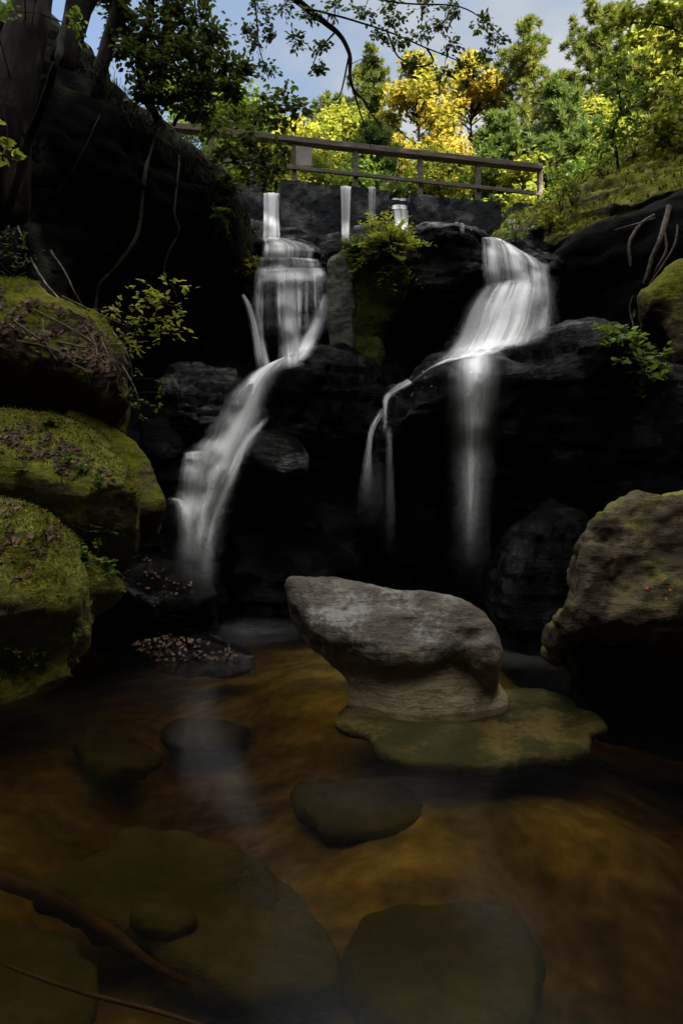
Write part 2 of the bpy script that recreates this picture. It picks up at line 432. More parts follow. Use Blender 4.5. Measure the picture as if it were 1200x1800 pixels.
M = {}
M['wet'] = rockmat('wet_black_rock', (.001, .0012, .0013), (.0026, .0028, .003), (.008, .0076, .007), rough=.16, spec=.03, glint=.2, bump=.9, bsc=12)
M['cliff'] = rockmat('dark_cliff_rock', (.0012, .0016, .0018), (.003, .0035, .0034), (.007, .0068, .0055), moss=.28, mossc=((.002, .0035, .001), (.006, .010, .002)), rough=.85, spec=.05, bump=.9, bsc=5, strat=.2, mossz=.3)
M['mossy'] = rockmat('mossy_rock', (.02, .016, .009), (.055, .043, .02), (.085, .07, .035), moss=.62, bump=.75, bsc=8, mossz=.45)
M['litter_rock'] = rockmat('leaf_stained_rock', (.018, .012, .008), (.05, .033, .02), (.08, .055, .035), moss=.45, bump=1., bsc=12, mossz=.3, spec=.1)
M['slope'] = rockmat('moss_slope', (.03, .025, .018), (.10, .08, .06), (.17, .13, .10), moss=.60, mossc=((.05, .06, .007), (.26, .25, .025)), bump=.8, bsc=8, mossz=.3)
M['tan'] = rockmat('brown_sandstone', (.016, .012, .007), (.052, .038, .021), (.088, .066, .038), moss=.32, rough=.85, spec=.12, bump=.8, bsc=11, mossz=.15, mscale=3, patch=(.09, .07, .044))
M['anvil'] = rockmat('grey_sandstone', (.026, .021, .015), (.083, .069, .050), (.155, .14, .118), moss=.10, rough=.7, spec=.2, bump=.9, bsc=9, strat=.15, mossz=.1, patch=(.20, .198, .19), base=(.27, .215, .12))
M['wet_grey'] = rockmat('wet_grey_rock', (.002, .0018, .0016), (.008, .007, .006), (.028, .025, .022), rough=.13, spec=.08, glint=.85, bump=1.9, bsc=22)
M['foot'] = rockmat('tan_waterline_rock', (.05, .038, .02), (.14, .115, .065), (.22, .18, .11), rough=.75, spec=.15, bump=.8, bsc=10, strat=.15, patch=(.20, .165, .09))
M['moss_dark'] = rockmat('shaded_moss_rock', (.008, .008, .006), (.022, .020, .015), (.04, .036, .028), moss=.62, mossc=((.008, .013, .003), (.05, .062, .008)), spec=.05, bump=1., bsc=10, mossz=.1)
M['algae'] = rockmat('algae_slab', (.010, .012, .004), (.028, .030, .010), (.09, .075, .03), rough=.8, spec=.1, bump=.6, bsc=9, strat=.15, patch=(.10, .078, .034))
M['sunk'] = rockmat('sunken_stone', (.016, .015, .006), (.040, .036, .014), (.08, .07, .03), rough=.8, spec=.05, bump=.6, bsc=9, moss=.2, mossc=((.02, .018, .006), (.05, .05, .015)), mossz=.05)
M['pillar'] = rockmat('pillar_rock', (.02, .019, .015), (.065, .06, .048), (.12, .112, .095), moss=.30, mossc=((.01, .014, .003), (.05, .06, .010)), patch=(.10, .095, .082), rough=.75, bump=.6, bsc=8, mossz=.5)
M['bark'] = plainmat('dark_bark', (.003, .0025, .002), (.013, .011, .009), sc=9, bump=.9, sz=.35)
M['bark_pale'] = plainmat('orange_pine_bark', (.10, .055, .03), (.26, .16, .10), sc=7, bump=.8, sz=.4)
M['root'] = plainmat('grey_root', (.05, .042, .033), (.15, .13, .105), sc=20, bump=.5)
M['twig'] = plainmat('brown_twig', (.012, .009, .006), (.035, .026, .018), sc=20, bump=.3)
M['wood'] = plainmat('weathered_timber', (.075, .064, .054), (.165, .14, .12), sc=6, bump=.4, sx=.15, sz=3, sy=2)
M['sign'] = plainmat('sign_back', (.20, .175, .16), (.27, .24, .22), sc=4, bump=.1)
M['log'] = plainmat('sunken_log', (.010, .005, .0025), (.034, .014, .006), sc=8, bump=.6, sx=.3)
M['litter'] = leafmat('fallen_leaves', [(0, (.025, .012, .006)), (.55, (.075, .036, .017)), (.85, (.14, .07, .03)), (.95, (.26, .085, .015)), (1, (.40, .16, .02))], trans=.1, rough=.6)
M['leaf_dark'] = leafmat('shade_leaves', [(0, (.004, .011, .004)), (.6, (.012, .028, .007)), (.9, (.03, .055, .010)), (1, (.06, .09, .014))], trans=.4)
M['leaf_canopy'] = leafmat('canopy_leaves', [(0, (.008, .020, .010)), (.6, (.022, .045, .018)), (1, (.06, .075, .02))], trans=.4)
M['leaf_green'] = leafmat('fresh_leaves', [(0, (.035, .075, .012)), (.6, (.08, .15, .022)), (1, (.15, .22, .035))], trans=.45)
M['leaf_lime'] = leafmat('yellow_green_leaves', [(0, (.08, .12, .015)), (.5, (.20, .22, .026)), (1, (.34, .30, .038))], trans=.55)
M['leaf_gold'] = leafmat('golden_leaves', [(0, (.09, .10, .014)), (.4, (.22, .19, .024)), (.8, (.34, .27, .032)), (1, (.36, .25, .03))], trans=.5)
M['needle'] = leafmat('pine_needles', [(0, (.03, .055, .012)), (.5, (.085, .12, .022)), (1, (.20, .19, .03))], trans=.42)
M['needle_dark'] = leafmat('dark_pine_needles', [(0, (.025, .055, .018)), (.6, (.065, .12, .032)), (1, (.15, .19, .04))], trans=.4)
M['fern'] = leafmat('fern_green', [(0, (.03, .06, .010)), (.6, (.075, .13, .018)), (1, (.15, .20, .03))], trans=.4)

# ground: sand under the pool, leaf mould on the land
def ground_mat():
    m, n, out = newmat('sand_and_forest_floor'); lk = n.links
    g = n.nodes.new('ShaderNodeTexCoord'); sp = n.nodes.new('ShaderNodeSeparateXYZ'); lk.new(g.outputs['Object'], sp.inputs[0])
    p = geo_pos(n); 
    ps = geo_pos(n, 1, 2.2, 1)
    f = math_(n, 'ADD', math_(n, 'MULTIPLY', noise(n, ps, 1.6, 3, .5), .65), math_(n, 'MULTIPLY', noise(n, p, 9, 3, .5), .35))
    sand = ramp(n, f, [(.30, (.025, .018, .008)), (.43, (.065, .049, .021)), (.54, (.125, .094, .040)), (.70, (.26, .195, .085))])
    soil = ramp(n, noise(n, p, 3, 6, .7), [(.35, (.02, .014, .008)), (.5, (.06, .045, .02)), (.7, (.08, .10, .02))])
    k = nd(n, 'ShaderNodeMapRange'); lk.new(sp.outputs[2], k.inputs[0]); k.inputs[1].default_value = .05; k.inputs[2].default_value = .25
    col = mixc(n, k.outputs[0], sand, soil)
    bs = nd(n, 'ShaderNodeBsdfPrincipled', Roughness=.9); lk.new(col, bs.inputs['Base Color'])
    bp = nd(n, 'ShaderNodeBump', Strength=.5, Distance=.05); lk.new(f, bp.inputs['Height']); lk.new(bp.outputs[0], bs.inputs['Normal'])
    lk.new(bs.outputs[0], out.inputs[0]); return m
def water_mat():
    m, n, out = newmat('amber_pool_water'); lk = n.links
    p = geo_pos(n, 1, .55, 1)
    f = math_(n, 'ADD', noise(n, p, 1.3, 3, .5), math_(n, 'MULTIPLY', noise(n, p, 5, 2, .5), .18))
    bp = nd(n, 'ShaderNodeBump', Strength=.07, Distance=.06); lk.new(f, bp.inputs['Height'])
    t = n.nodes.new('ShaderNodeBsdfTransparent'); t.inputs[0].default_value = (.96, .93, .86, 1)
    gl = nd(n, 'ShaderNodeBsdfAnisotropic', Roughness=.16); gl.inputs['Color'].default_value = (1, 1, 1, 1); lk.new(bp.outputs[0], gl.inputs['Normal'])
    fr = nd(n, 'ShaderNodeFresnel', IOR=1.33); lk.new(bp.outputs[0], fr.inputs['Normal'])
    mx = n.nodes.new('ShaderNodeMixShader'); lk.new(fr.outputs[0], mx.inputs[0]); lk.new(t.outputs[0], mx.inputs[1]); lk.new(gl.outputs[0], mx.inputs[2])
    lk.new(mx.outputs[0], out.inputs['Surface'])
    va = nd(n, 'ShaderNodeVolumeAbsorption', Density=3.0); va.inputs['Color'].default_value = (.715, .655, .31, 1)
    lk.new(va.outputs[0], out.inputs['Volume']); return m
def silk_mat(name, su=6.0, sv=.3, lo=.33, hi=.66, base=.20):
    """falling water blurred into threads: dense where the stream is thick, thin between the threads"""
    m, n, out = newmat(name); lk = n.links
    def att(k):
        a = n.nodes.new('ShaderNodeAttribute'); a.attribute_name = k; return a.outputs['Fac']
    u, v, d, sd = att('su'), att('sv'), att('dens'), att('seed')
    cb = n.nodes.new('ShaderNodeCombineXYZ'); lk.new(math_(n, 'MULTIPLY', u, su), cb.inputs[0]); lk.new(math_(n, 'MULTIPLY', v, sv), cb.inputs[1]); lk.new(sd, cb.inputs[2])
    nz = nd(n, 'ShaderNodeTexNoise', Scale=1., Detail=2., Roughness=.5, Distortion=.15); lk.new(cb.outputs[0], nz.inputs['Vector'])
    cb2 = n.nodes.new('ShaderNodeCombineXYZ'); lk.new(math_(n, 'MULTIPLY', u, su*4.2), cb2.inputs[0]); lk.new(math_(n, 'MULTIPLY', v, sv*1.4), cb2.inputs[1]); lk.new(sd, cb2.inputs[2])
    nz2 = nd(n, 'ShaderNodeTexNoise', Scale=1., Detail=2., Roughness=.5); lk.new(cb2.outputs[0], nz2.inputs['Vector'])
    mr = nd(n, 'ShaderNodeMapRange'); lk.new(math_(n, 'ADD', math_(n, 'MULTIPLY', nz.outputs['Fac'], .80), math_(n, 'MULTIPLY', nz2.outputs['Fac'], .20)), mr.inputs[0]); mr.inputs[1].default_value = lo; mr.inputs[2].default_value = hi; mr.interpolation_type = 'SMOOTHSTEP'
    al = math_(n, 'MULTIPLY', math_(n, 'ADD', mr.outputs[0], base), d, True)
    df = n.nodes.new('ShaderNodeBsdfDiffuse'); df.inputs[0].default_value = (.93, .94, .95, 1)
    tl = n.nodes.new('ShaderNodeBsdfTranslucent'); tl.inputs[0].default_value = (.9, .92, .94, 1)
    a = n.nodes.new('ShaderNodeMixShader'); a.inputs[0].default_value = .35; lk.new(df.outputs[0], a.inputs[1]); lk.new(tl.outputs[0], a.inputs[2])
    tr = n.nodes.new('ShaderNodeBsdfTransparent')
    mx = n.nodes.new('ShaderNodeMixShader'); lk.new(al, mx.inputs[0]); lk.new(tr.outputs[0], mx.inputs[1]); lk.new(a.outputs[0], mx.inputs[2])
    lk.new(mx.outputs[0], out.inputs[0]); return m
M['ground'] = ground_mat(); M['water'] = water_mat(); M['silk'] = silk_mat('silk_water'); M['mist_silk'] = silk_mat('misty_water', 2.2, .25, .12, .88, .25); M['thread_silk'] = silk_mat('threaded_silk_water', 7.5, .25, .40, .66, .07); M['soft_silk'] = silk_mat('soft_silk_water', 4., .3, .25, .75, .32); M['thread'] = silk_mat('thread_water', 5, .6, .35, .7, .0)
M['foam'] = silk_mat('foam_mist', 2.5, 2.5, .2, .8, .35)

# ------------------------------------------------------------------ ground, water
def smoothstep(a, b, x):
    t = np.clip((x-a)/(b-a), 0, 1); return t*t*(3-2*t)
def bed(x, y):
    q = np.stack([x*.7, y*.7, np.zeros_like(x)], 1)
    z = -.55+.14*fbm(q, 3)+.04*fbm(q*4, 3)-.45*smoothstep(3.0, 1.9, y)-.9*smoothstep(.05, .9, x)*smoothstep(3.5, 2.5, y)-.3*smoothstep(1.6, 2.6, x)
    z += .50*np.exp(-(((x-.5)/2.0)**2+((y-7.8)/1.9)**2))              # sand bar under the falls
    z += .20*np.exp(-(((x-.9)/.9)**2+((y-4.4)/.7)**2))-.45*smoothstep(.6, 1.3, x)*smoothstep(4.3, 3.4, y)
    z -= .35*np.exp(-(((x+1.4)/.9)**2+((y-4.6)/1.6)**2))
    z -= .5*np.exp(-(((x-1.4)/.8)**2+((y-1.9)/.6)**2))
    z -= .35*np.exp(-(((x+.9)/.6)**2+((y-1.6)/.5)**2))
    return np.minimum(z, -.06)
def ground_z(x, y):
    n = fbm(np.stack([x*.12, y*.12, np.zeros_like(x)], 1), 3)
    r = np.sqrt(x*x+y*y)
    back = 7.75+.05*np.maximum(y-16, 0)+1.2*n*smoothstep(18, 30, y)+.10*np.maximum(y-40, 0)*smoothstep(40, 90, y)
    left = 9.2+.45*np.minimum(np.maximum(-x-7, 0), 25)+n
    right = 11.0+1.05*np.minimum(np.maximum(x-7.2, 0), 16)+n
    wl, wr = smoothstep(3.6, 7.0, -x), smoothstep(5.4, 8.2, x)
    right_f = right*(1-smoothstep(9, 17, y))+back*smoothstep(9, 17, y)+.5*np.maximum(x-6, 0)*smoothstep(9, 17, y)*(x < 30)
    left_f = left*(1-smoothstep(12, 20, y))+back*smoothstep(12, 20, y)+.3*np.minimum(np.maximum(-x-5, 0), 20)*smoothstep(12, 20, y)
    land = back*(1-wl-wr)+left_f*wl+right_f*wr
    wb = smoothstep(.15, .6, y-14.1-.222*x)
    xl = -4.6-.0*y; ingorge = (1-smoothstep(5.2, 6.4, -x))*(1-smoothstep(5.2, 6.6, x))*(1-wb)*smoothstep(-9.5, -7, y)
    land = land+smoothstep(-7, -14, y)*0 + 4*smoothstep(7, 14, -y)
    far = smoothstep(60, 220, r)
    return land*(1-ingorge)+bed(x, y)*ingorge+far*25*(.6+n)
def axis(a, b, fine_a, fine_b, step, grow=1.22):
    mid = list(np.arange(fine_a, fine_b+1e-6, step)); s = step; lo = [fine_a]; 
    while lo[-1] > a: s *= grow; lo.append(lo[-1]-s)
    s = step; hi = [fine_b]
    while hi[-1] < b: s *= grow; hi.append(hi[-1]+s)
    return np.array(sorted(set(lo[1:]+mid+hi[1:])))
gx = axis(-900, 900, -7, 8.5, .1); gy = axis(-900, 900, -2, 16, .1)
X, Y_ = np.meshgrid(gx, gy, indexing='ij'); gz = ground_z(X.ravel(), Y_.ravel())
i = np.arange(len(gx)-1)[:, None]*len(gy); j = np.arange(len(gy)-1)
Q = np.stack([i+j, i+len(gy)+j, i+len(gy)+j+1, i+j+1], -1).reshape(-1, 4)
tag(mesh_obj('ground', np.stack([X.ravel(), Y_.ravel(), gz], 1), Q, M['ground'], loc=(0, 0, 0)), kind='structure')

mb = MB(); mb.box((0, 3.5, -1.5), (5.3, 0, 0), (0, 9.7, 0), (0, 0, 1.5))
tag(mb.build('water', M['water'], smooth=False, loc=(0, 0, 0)), kind='structure')

def gz1(x, y): return float(ground_z(np.array([x]), np.array([y]))[0])

# ------------------------------------------------------------------ rock walls of the gorge
W_, K_ = M['wet'], M['cliff']
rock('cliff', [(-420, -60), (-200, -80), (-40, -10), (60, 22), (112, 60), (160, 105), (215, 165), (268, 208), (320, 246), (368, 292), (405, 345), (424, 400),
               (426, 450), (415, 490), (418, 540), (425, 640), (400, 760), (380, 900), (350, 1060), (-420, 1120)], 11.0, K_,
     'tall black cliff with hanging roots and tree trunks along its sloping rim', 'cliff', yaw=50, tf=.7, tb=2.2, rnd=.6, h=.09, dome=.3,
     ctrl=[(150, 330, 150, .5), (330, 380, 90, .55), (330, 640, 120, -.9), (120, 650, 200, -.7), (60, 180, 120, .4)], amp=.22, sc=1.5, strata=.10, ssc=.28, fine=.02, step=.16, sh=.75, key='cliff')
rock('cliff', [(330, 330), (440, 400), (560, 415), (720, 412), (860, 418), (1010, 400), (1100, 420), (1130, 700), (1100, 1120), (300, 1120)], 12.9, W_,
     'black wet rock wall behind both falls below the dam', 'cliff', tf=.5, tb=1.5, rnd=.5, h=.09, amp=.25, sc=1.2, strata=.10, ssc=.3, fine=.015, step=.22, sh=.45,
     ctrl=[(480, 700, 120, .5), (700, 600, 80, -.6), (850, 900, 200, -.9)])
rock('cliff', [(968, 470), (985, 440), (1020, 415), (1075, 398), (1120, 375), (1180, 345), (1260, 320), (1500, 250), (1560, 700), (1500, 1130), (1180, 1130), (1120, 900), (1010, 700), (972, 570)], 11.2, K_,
     'dark overhanging rock face under the mossy slope with pale roots down it', 'cliff', yaw=-35, tf=.7, tb=1.8, rnd=.5, h=.08, amp=.16, sc=1.2, strata=.06, ssc=.25, fine=.015, step=.12, sh=.6, ctrl=[(1040, 560, 80, -.5), (1100, 440, 80, .2)])

# mossy slope on the right above the face
rock('mossy_bank', [(878, 432), (900, 415), (950, 390), (1010, 352), (1060, 318), (1120, 280), (1200, 235), (1420, 120), (1420, 420), (1200, 372), (1110, 398), (1040, 428), (990, 445), (930, 440)], 12.6, M['slope'],
     'sloping sandstone shoulder covered in bright yellow green moss beside the dam', 'rock bank', key='slope', yaw=-38, lean=42, tf=.35, tb=1.2, rnd=.25, h=.05, amp=.16, sc=.7, strata=.10, ssc=.3, fine=.05, step=.16, sh=.42, ridge=.05,
     ctrl=[(960, 415, 40, .2), (1060, 380, 40, .25), (1150, 330, 60, .2)])

# ledges of the falls
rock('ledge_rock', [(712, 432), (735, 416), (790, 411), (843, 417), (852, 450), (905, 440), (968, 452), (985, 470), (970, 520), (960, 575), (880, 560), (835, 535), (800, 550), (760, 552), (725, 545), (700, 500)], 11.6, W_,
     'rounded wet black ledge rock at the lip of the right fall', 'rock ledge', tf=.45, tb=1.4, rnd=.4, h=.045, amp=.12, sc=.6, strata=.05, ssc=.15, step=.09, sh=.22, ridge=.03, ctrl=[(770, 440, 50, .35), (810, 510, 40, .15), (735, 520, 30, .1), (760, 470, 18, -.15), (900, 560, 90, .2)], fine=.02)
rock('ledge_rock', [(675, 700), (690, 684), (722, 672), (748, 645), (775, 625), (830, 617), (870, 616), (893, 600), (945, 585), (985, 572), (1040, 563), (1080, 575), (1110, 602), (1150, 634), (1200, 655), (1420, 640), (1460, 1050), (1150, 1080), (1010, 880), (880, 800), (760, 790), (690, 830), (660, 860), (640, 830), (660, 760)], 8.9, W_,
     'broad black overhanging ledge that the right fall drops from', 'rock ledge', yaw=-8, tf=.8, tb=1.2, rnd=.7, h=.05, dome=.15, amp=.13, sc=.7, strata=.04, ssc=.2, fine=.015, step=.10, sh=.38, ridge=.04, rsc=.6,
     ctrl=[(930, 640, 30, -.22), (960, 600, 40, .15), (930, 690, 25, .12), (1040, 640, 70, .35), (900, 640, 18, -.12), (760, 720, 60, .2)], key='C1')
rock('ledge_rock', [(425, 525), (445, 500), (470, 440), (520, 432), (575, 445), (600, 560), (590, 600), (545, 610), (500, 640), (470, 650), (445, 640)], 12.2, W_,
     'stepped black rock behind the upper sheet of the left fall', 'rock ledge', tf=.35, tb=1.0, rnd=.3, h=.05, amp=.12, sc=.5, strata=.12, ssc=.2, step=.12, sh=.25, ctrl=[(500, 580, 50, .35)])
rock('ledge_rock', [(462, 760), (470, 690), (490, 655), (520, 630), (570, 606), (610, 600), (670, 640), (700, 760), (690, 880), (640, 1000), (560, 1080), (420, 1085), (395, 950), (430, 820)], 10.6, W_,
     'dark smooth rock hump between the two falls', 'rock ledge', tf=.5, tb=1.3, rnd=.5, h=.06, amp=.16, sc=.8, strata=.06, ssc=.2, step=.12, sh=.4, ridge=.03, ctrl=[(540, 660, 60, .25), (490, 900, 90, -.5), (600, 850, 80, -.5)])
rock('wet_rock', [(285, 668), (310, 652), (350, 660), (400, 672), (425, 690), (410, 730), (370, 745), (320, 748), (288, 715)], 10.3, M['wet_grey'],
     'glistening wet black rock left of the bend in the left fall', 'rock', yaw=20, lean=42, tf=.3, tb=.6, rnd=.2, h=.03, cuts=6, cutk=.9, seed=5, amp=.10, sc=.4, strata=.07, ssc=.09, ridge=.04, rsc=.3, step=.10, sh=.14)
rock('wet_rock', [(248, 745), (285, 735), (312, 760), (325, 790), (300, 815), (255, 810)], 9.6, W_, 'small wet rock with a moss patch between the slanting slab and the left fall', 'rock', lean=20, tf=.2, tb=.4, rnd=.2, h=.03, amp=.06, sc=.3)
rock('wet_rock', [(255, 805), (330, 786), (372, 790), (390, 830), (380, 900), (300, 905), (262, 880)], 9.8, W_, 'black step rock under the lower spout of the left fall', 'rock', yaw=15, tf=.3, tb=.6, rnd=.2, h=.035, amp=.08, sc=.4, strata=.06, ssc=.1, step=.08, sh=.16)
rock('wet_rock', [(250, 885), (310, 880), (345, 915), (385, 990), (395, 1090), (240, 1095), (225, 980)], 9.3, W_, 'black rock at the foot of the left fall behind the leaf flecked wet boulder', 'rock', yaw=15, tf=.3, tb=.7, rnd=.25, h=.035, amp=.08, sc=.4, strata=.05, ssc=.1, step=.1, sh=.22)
rock('boulder', [(432, 800), (445, 768), (480, 755), (520, 772), (541, 800), (535, 825), (500, 836), (460, 822)], 9.75, M['wet_grey'], 'rounded block caught beside the left fall', yaw=0, lean=15, tf=.15, tb=.4, rnd=.15, h=.025, amp=.03, sc=.3)

# pillar
pe = empty('rock_pillar', P(610, 700, 10.9), 'upright grey rock pillar with fern bush on top between the falls', 'rock pillar')
pe['_base'] = tuple(pe.location)
rock('slab', [(574, 458), (588, 446), (616, 438), (622, 520), (622, 600), (617, 665), (600, 712), (584, 690), (580, 600)], 10.75, M['pillar'], yaw=-12, tf=.12, tb=.5, rnd=.06, h=.028, amp=.07, sc=.45, strata=.0, fine=.02, ridge=.03, rsc=.3, cuts=5, cutk=.95, parent=pe, key='pillar_slab')
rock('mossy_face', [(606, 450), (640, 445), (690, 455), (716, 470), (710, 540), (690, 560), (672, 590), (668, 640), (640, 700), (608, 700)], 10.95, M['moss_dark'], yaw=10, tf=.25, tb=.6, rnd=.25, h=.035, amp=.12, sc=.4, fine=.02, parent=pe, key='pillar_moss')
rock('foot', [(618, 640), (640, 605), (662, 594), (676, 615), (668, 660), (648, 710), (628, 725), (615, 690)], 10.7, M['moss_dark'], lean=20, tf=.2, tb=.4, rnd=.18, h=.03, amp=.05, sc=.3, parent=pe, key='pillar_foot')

# ------------------------------------------------------------------ boulders
rock('boulder', [(-160, 870), (-60, 868), (0, 888), (45, 903), (95, 930), (135, 968), (150, 1010), (150, 1050), (143, 1085), (122, 1110), (80, 1130), (-160, 1150)], 5.9, M['mossy'],
     'big mossy boulder in the near left corner with brown leaves on top', yaw=14, lean=36, tf=.40, tb=.8, rnd=.34, cuts=8, cutk=.9, h=.022, amp=.08, sc=.45, fine=.014, ctrl=[(70, 985, 45, .12), (20, 1060, 60, .1), (110, 1050, 30, .06)], key='L1')
rock('boulder', [(-160, 1085), (60, 1080), (118, 1095), (120, 1130), (112, 1165), (122, 1185), (95, 1210), (50, 1235), (0, 1252), (-160, 1290)], 5.65, M['mossy'],
     'undercut mossy foot rock at the water edge under the near left boulder', yaw=22, tf=.1, tb=.8, rnd=.1, h=.022, amp=.05, sc=.35, fine=.014, ctrl=[(40, 1140, 40, -.25), (80, 1190, 25, .05)], key='L1b')
rock('boulder', [(128, 975), (150, 972), (180, 990), (203, 1015), (208, 1030), (190, 1052), (160, 1070), (135, 1075)], 6.5, M['mossy'], 'small bright mossy lump behind the near left boulder', lean=25, tf=.2, tb=.35, rnd=.2, h=.02, amp=.04, sc=.3, key='L2')
rock('boulder', [(-160, 745), (0, 742), (60, 745), (125, 752), (180, 782), (222, 828), (248, 872), (240, 896), (190, 900), (130, 892), (60, 868), (-160, 850)], 7.1, M['mossy'],
     'long mossy boulder scattered with brown leaves below the slanting slab', yaw=18, lean=50, tf=.26, tb=.8, rnd=.22, cuts=8, cutk=.9, h=.028, amp=.06, sc=.4, fine=.014, key='L3')
rock('rock_slab', [(118, 728), (150, 734), (205, 760), (248, 798), (275, 842), (289, 885), (278, 906), (250, 908), (180, 900), (110, 850), (90, 780)], 7.45, M['litter_rock'], 'slanting dark edged slab leaning on the long mossy boulder', 'rock slab', yaw=22, lean=34, tf=.12, tb=.5, rnd=.10, h=.025, amp=.05, sc=.4, ridge=.02, key='L3b')
rock('boulder', [(-160, 490), (0, 503), (70, 520), (130, 548), (185, 580), (215, 615), (228, 655), (226, 700), (205, 722), (170, 700), (100, 670), (0, 645), (-160, 630)], 7.6, M['litter_rock'],
     'leaf littered boulder draped with dead twigs high on the left', yaw=20, lean=32, tf=.3, tb=.9, rnd=.28, cuts=8, cutk=.9, h=.03, amp=.09, sc=.4, fine=.02, key='L4')
rock('boulder', [(132, 940), (150, 915), (195, 918), (222, 940), (224, 975), (200, 1000), (150, 1000)], 7.4, M['tan'], 'small brown topped boulder behind ferns by the black wet boulder', yaw=10, lean=20, tf=.15, tb=.4, rnd=.15, h=.025, amp=.05, sc=.3, key='L6')
rock('boulder', [(182, 1000), (205, 982), (252, 975), (300, 986), (338, 1004), (374, 1036), (378, 1048), (345, 1056), (310, 1060), (270, 1066), (240, 1050), (205, 1030)], 8.2, M['wet_grey'],
     'angular black wet boulder with red leaves on its flat top', yaw=6, lean=58, tf=.06, tb=.95, rnd=.08, h=.026, amp=.05, sc=.35, fine=.02, ridge=.03, rsc=.3, key='L7')
rock('boulder', [(150, 1010), (200, 1000), (300, 1020), (376, 1050), (380, 1085), (376, 1130), (180, 1140), (140, 1070)], 8.45, M['wet'], 'black lower block under the leaf flecked wet boulder', yaw=6, tf=.30, tb=.5, rnd=.12, h=.03, amp=.05, sc=.4)
rock('flat_rock', [(226, 1140), (250, 1126), (300, 1120), (370, 1122), (415, 1134), (446, 1156), (430, 1172), (380, 1178), (300, 1172), (250, 1160)], 6.95, M['wet_grey'],
     'low flat black rock covered in orange leaves in the pool', 'rock', yaw=0, lean=35, tf=.10, tb=.30, rnd=.10, h=.018, amp=.04, sc=.25, fine=.012, key='L8')

def anvil_foot(x, y, z):
    """the stem and flared skirt the big boulder stands on"""
    k_ = np.clip(1-z/.42, 0, 1.)**1.3; fl_ = .80+.28*k_
    return np.maximum((np.sqrt(((x-.60-.10*k_)/(.60*fl_))**2+((y-5.54)/(.45*fl_))**2)-1)*.42, np.maximum(-.40-z, z-.5))
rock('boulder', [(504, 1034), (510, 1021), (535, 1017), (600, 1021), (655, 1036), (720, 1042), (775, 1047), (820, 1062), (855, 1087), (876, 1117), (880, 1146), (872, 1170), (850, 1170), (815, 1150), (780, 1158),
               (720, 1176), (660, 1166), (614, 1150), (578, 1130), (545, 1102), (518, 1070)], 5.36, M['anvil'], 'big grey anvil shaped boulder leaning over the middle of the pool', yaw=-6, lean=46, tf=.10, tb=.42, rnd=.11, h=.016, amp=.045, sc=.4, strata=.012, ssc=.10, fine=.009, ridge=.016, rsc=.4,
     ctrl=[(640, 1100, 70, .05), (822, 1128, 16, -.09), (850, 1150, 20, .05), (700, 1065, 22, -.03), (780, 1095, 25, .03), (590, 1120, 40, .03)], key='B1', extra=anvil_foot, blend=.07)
rock('submerged_slab', [(585, 1268), (600, 1280), (640, 1290), (665, 1322), (700, 1338), (760, 1345), (820, 1350), (875, 1352), (930, 1335), (1000, 1330), (1036, 1318), (1040, 1292), (1065, 1277), (1030, 1240), (960, 1215), (880, 1212), (700, 1215), (620, 1230)], 5.04, M['algae'],

     'wide flat greenish slab under shallow water around the anvil boulder', 'rock slab', lean=88, tf=.02, tb=.06, rnd=.035, h=.016, amp=.022, sc=.25, fine=.008, org_px=(820, 1274))

rock('boulder', [(1013, 945), (1040, 922), (1075, 898), (1110, 890), (1165, 893), (1240, 900), (1400, 925), (1450, 1050), (1400, 1130), (1200, 1130), (1090, 1122), (1035, 1112), (990, 1128), (968, 1112), (985, 1088), (1010, 1058), (1018, 1005)], 5.2, M['tan'],
     'large brown boulder filling the right edge of the pool', yaw=-14, lean=24, tf=.38, tb=.9, rnd=.16, h=.02, amp=.09, sc=.32, fine=.018, ridge=.05, rsc=.4, cuts=10, cutk=.90, seed=3, ctrl=[(1055, 975, 25, -.10), (1040, 1010, 25, .08), (1080, 1050, 30, -.06), (1000, 1105, 25, .03)], key='R1')
rock('boulder', [(985, 1100), (1080, 1085), (1400, 1060), (1500, 1400), (1200, 1340), (1050, 1300), (1012, 1245), (1015, 1200), (992, 1150)], 5.3, M['wet'], 'black undercut rock beneath the large brown boulder', 'boulder', yaw=-10, tf=.1, tb=.8, rnd=.1, h=.03, amp=.05, sc=.4, key='R1b')
rock('boulder', [(1150, 880), (1185, 864), (1300, 850), (1300, 960), (1160, 940)], 5.9, M['mossy'], 'mossy stone peeping over the large brown boulder', lean=20, tf=.2, tb=.4, rnd=.2, h=.03, amp=.04, sc=.3)
rock('boulder', [(880, 1000), (903, 940), (930, 905), (968, 892), (1005, 903), (1040, 930), (1150, 960), (1180, 1200), (1000, 1230), (900, 1190), (872, 1080)], 7.6, W_, 'dim round boulder in the dark behind the large brown boulder', yaw=8, lean=14, tf=.3, tb=.6, rnd=.22, h=.035, amp=.12, sc=.4, cuts=8, cutk=.9, seed=4, step=.05, sh=.2)
rock('boulder', [(1125, 525), (1150, 500), (1172, 475), (1210, 465), (1350, 470), (1350, 640), (1200, 645), (1180, 610), (1160, 570), (1130, 560)], 9.0, M['litter_rock'], 'moss capped boulder high on the right edge above the fern ledge', yaw=-20, lean=15, tf=.3, tb=.7, rnd=.25, h=.035, amp=.10, sc=.5, fine=.02, key='R4')

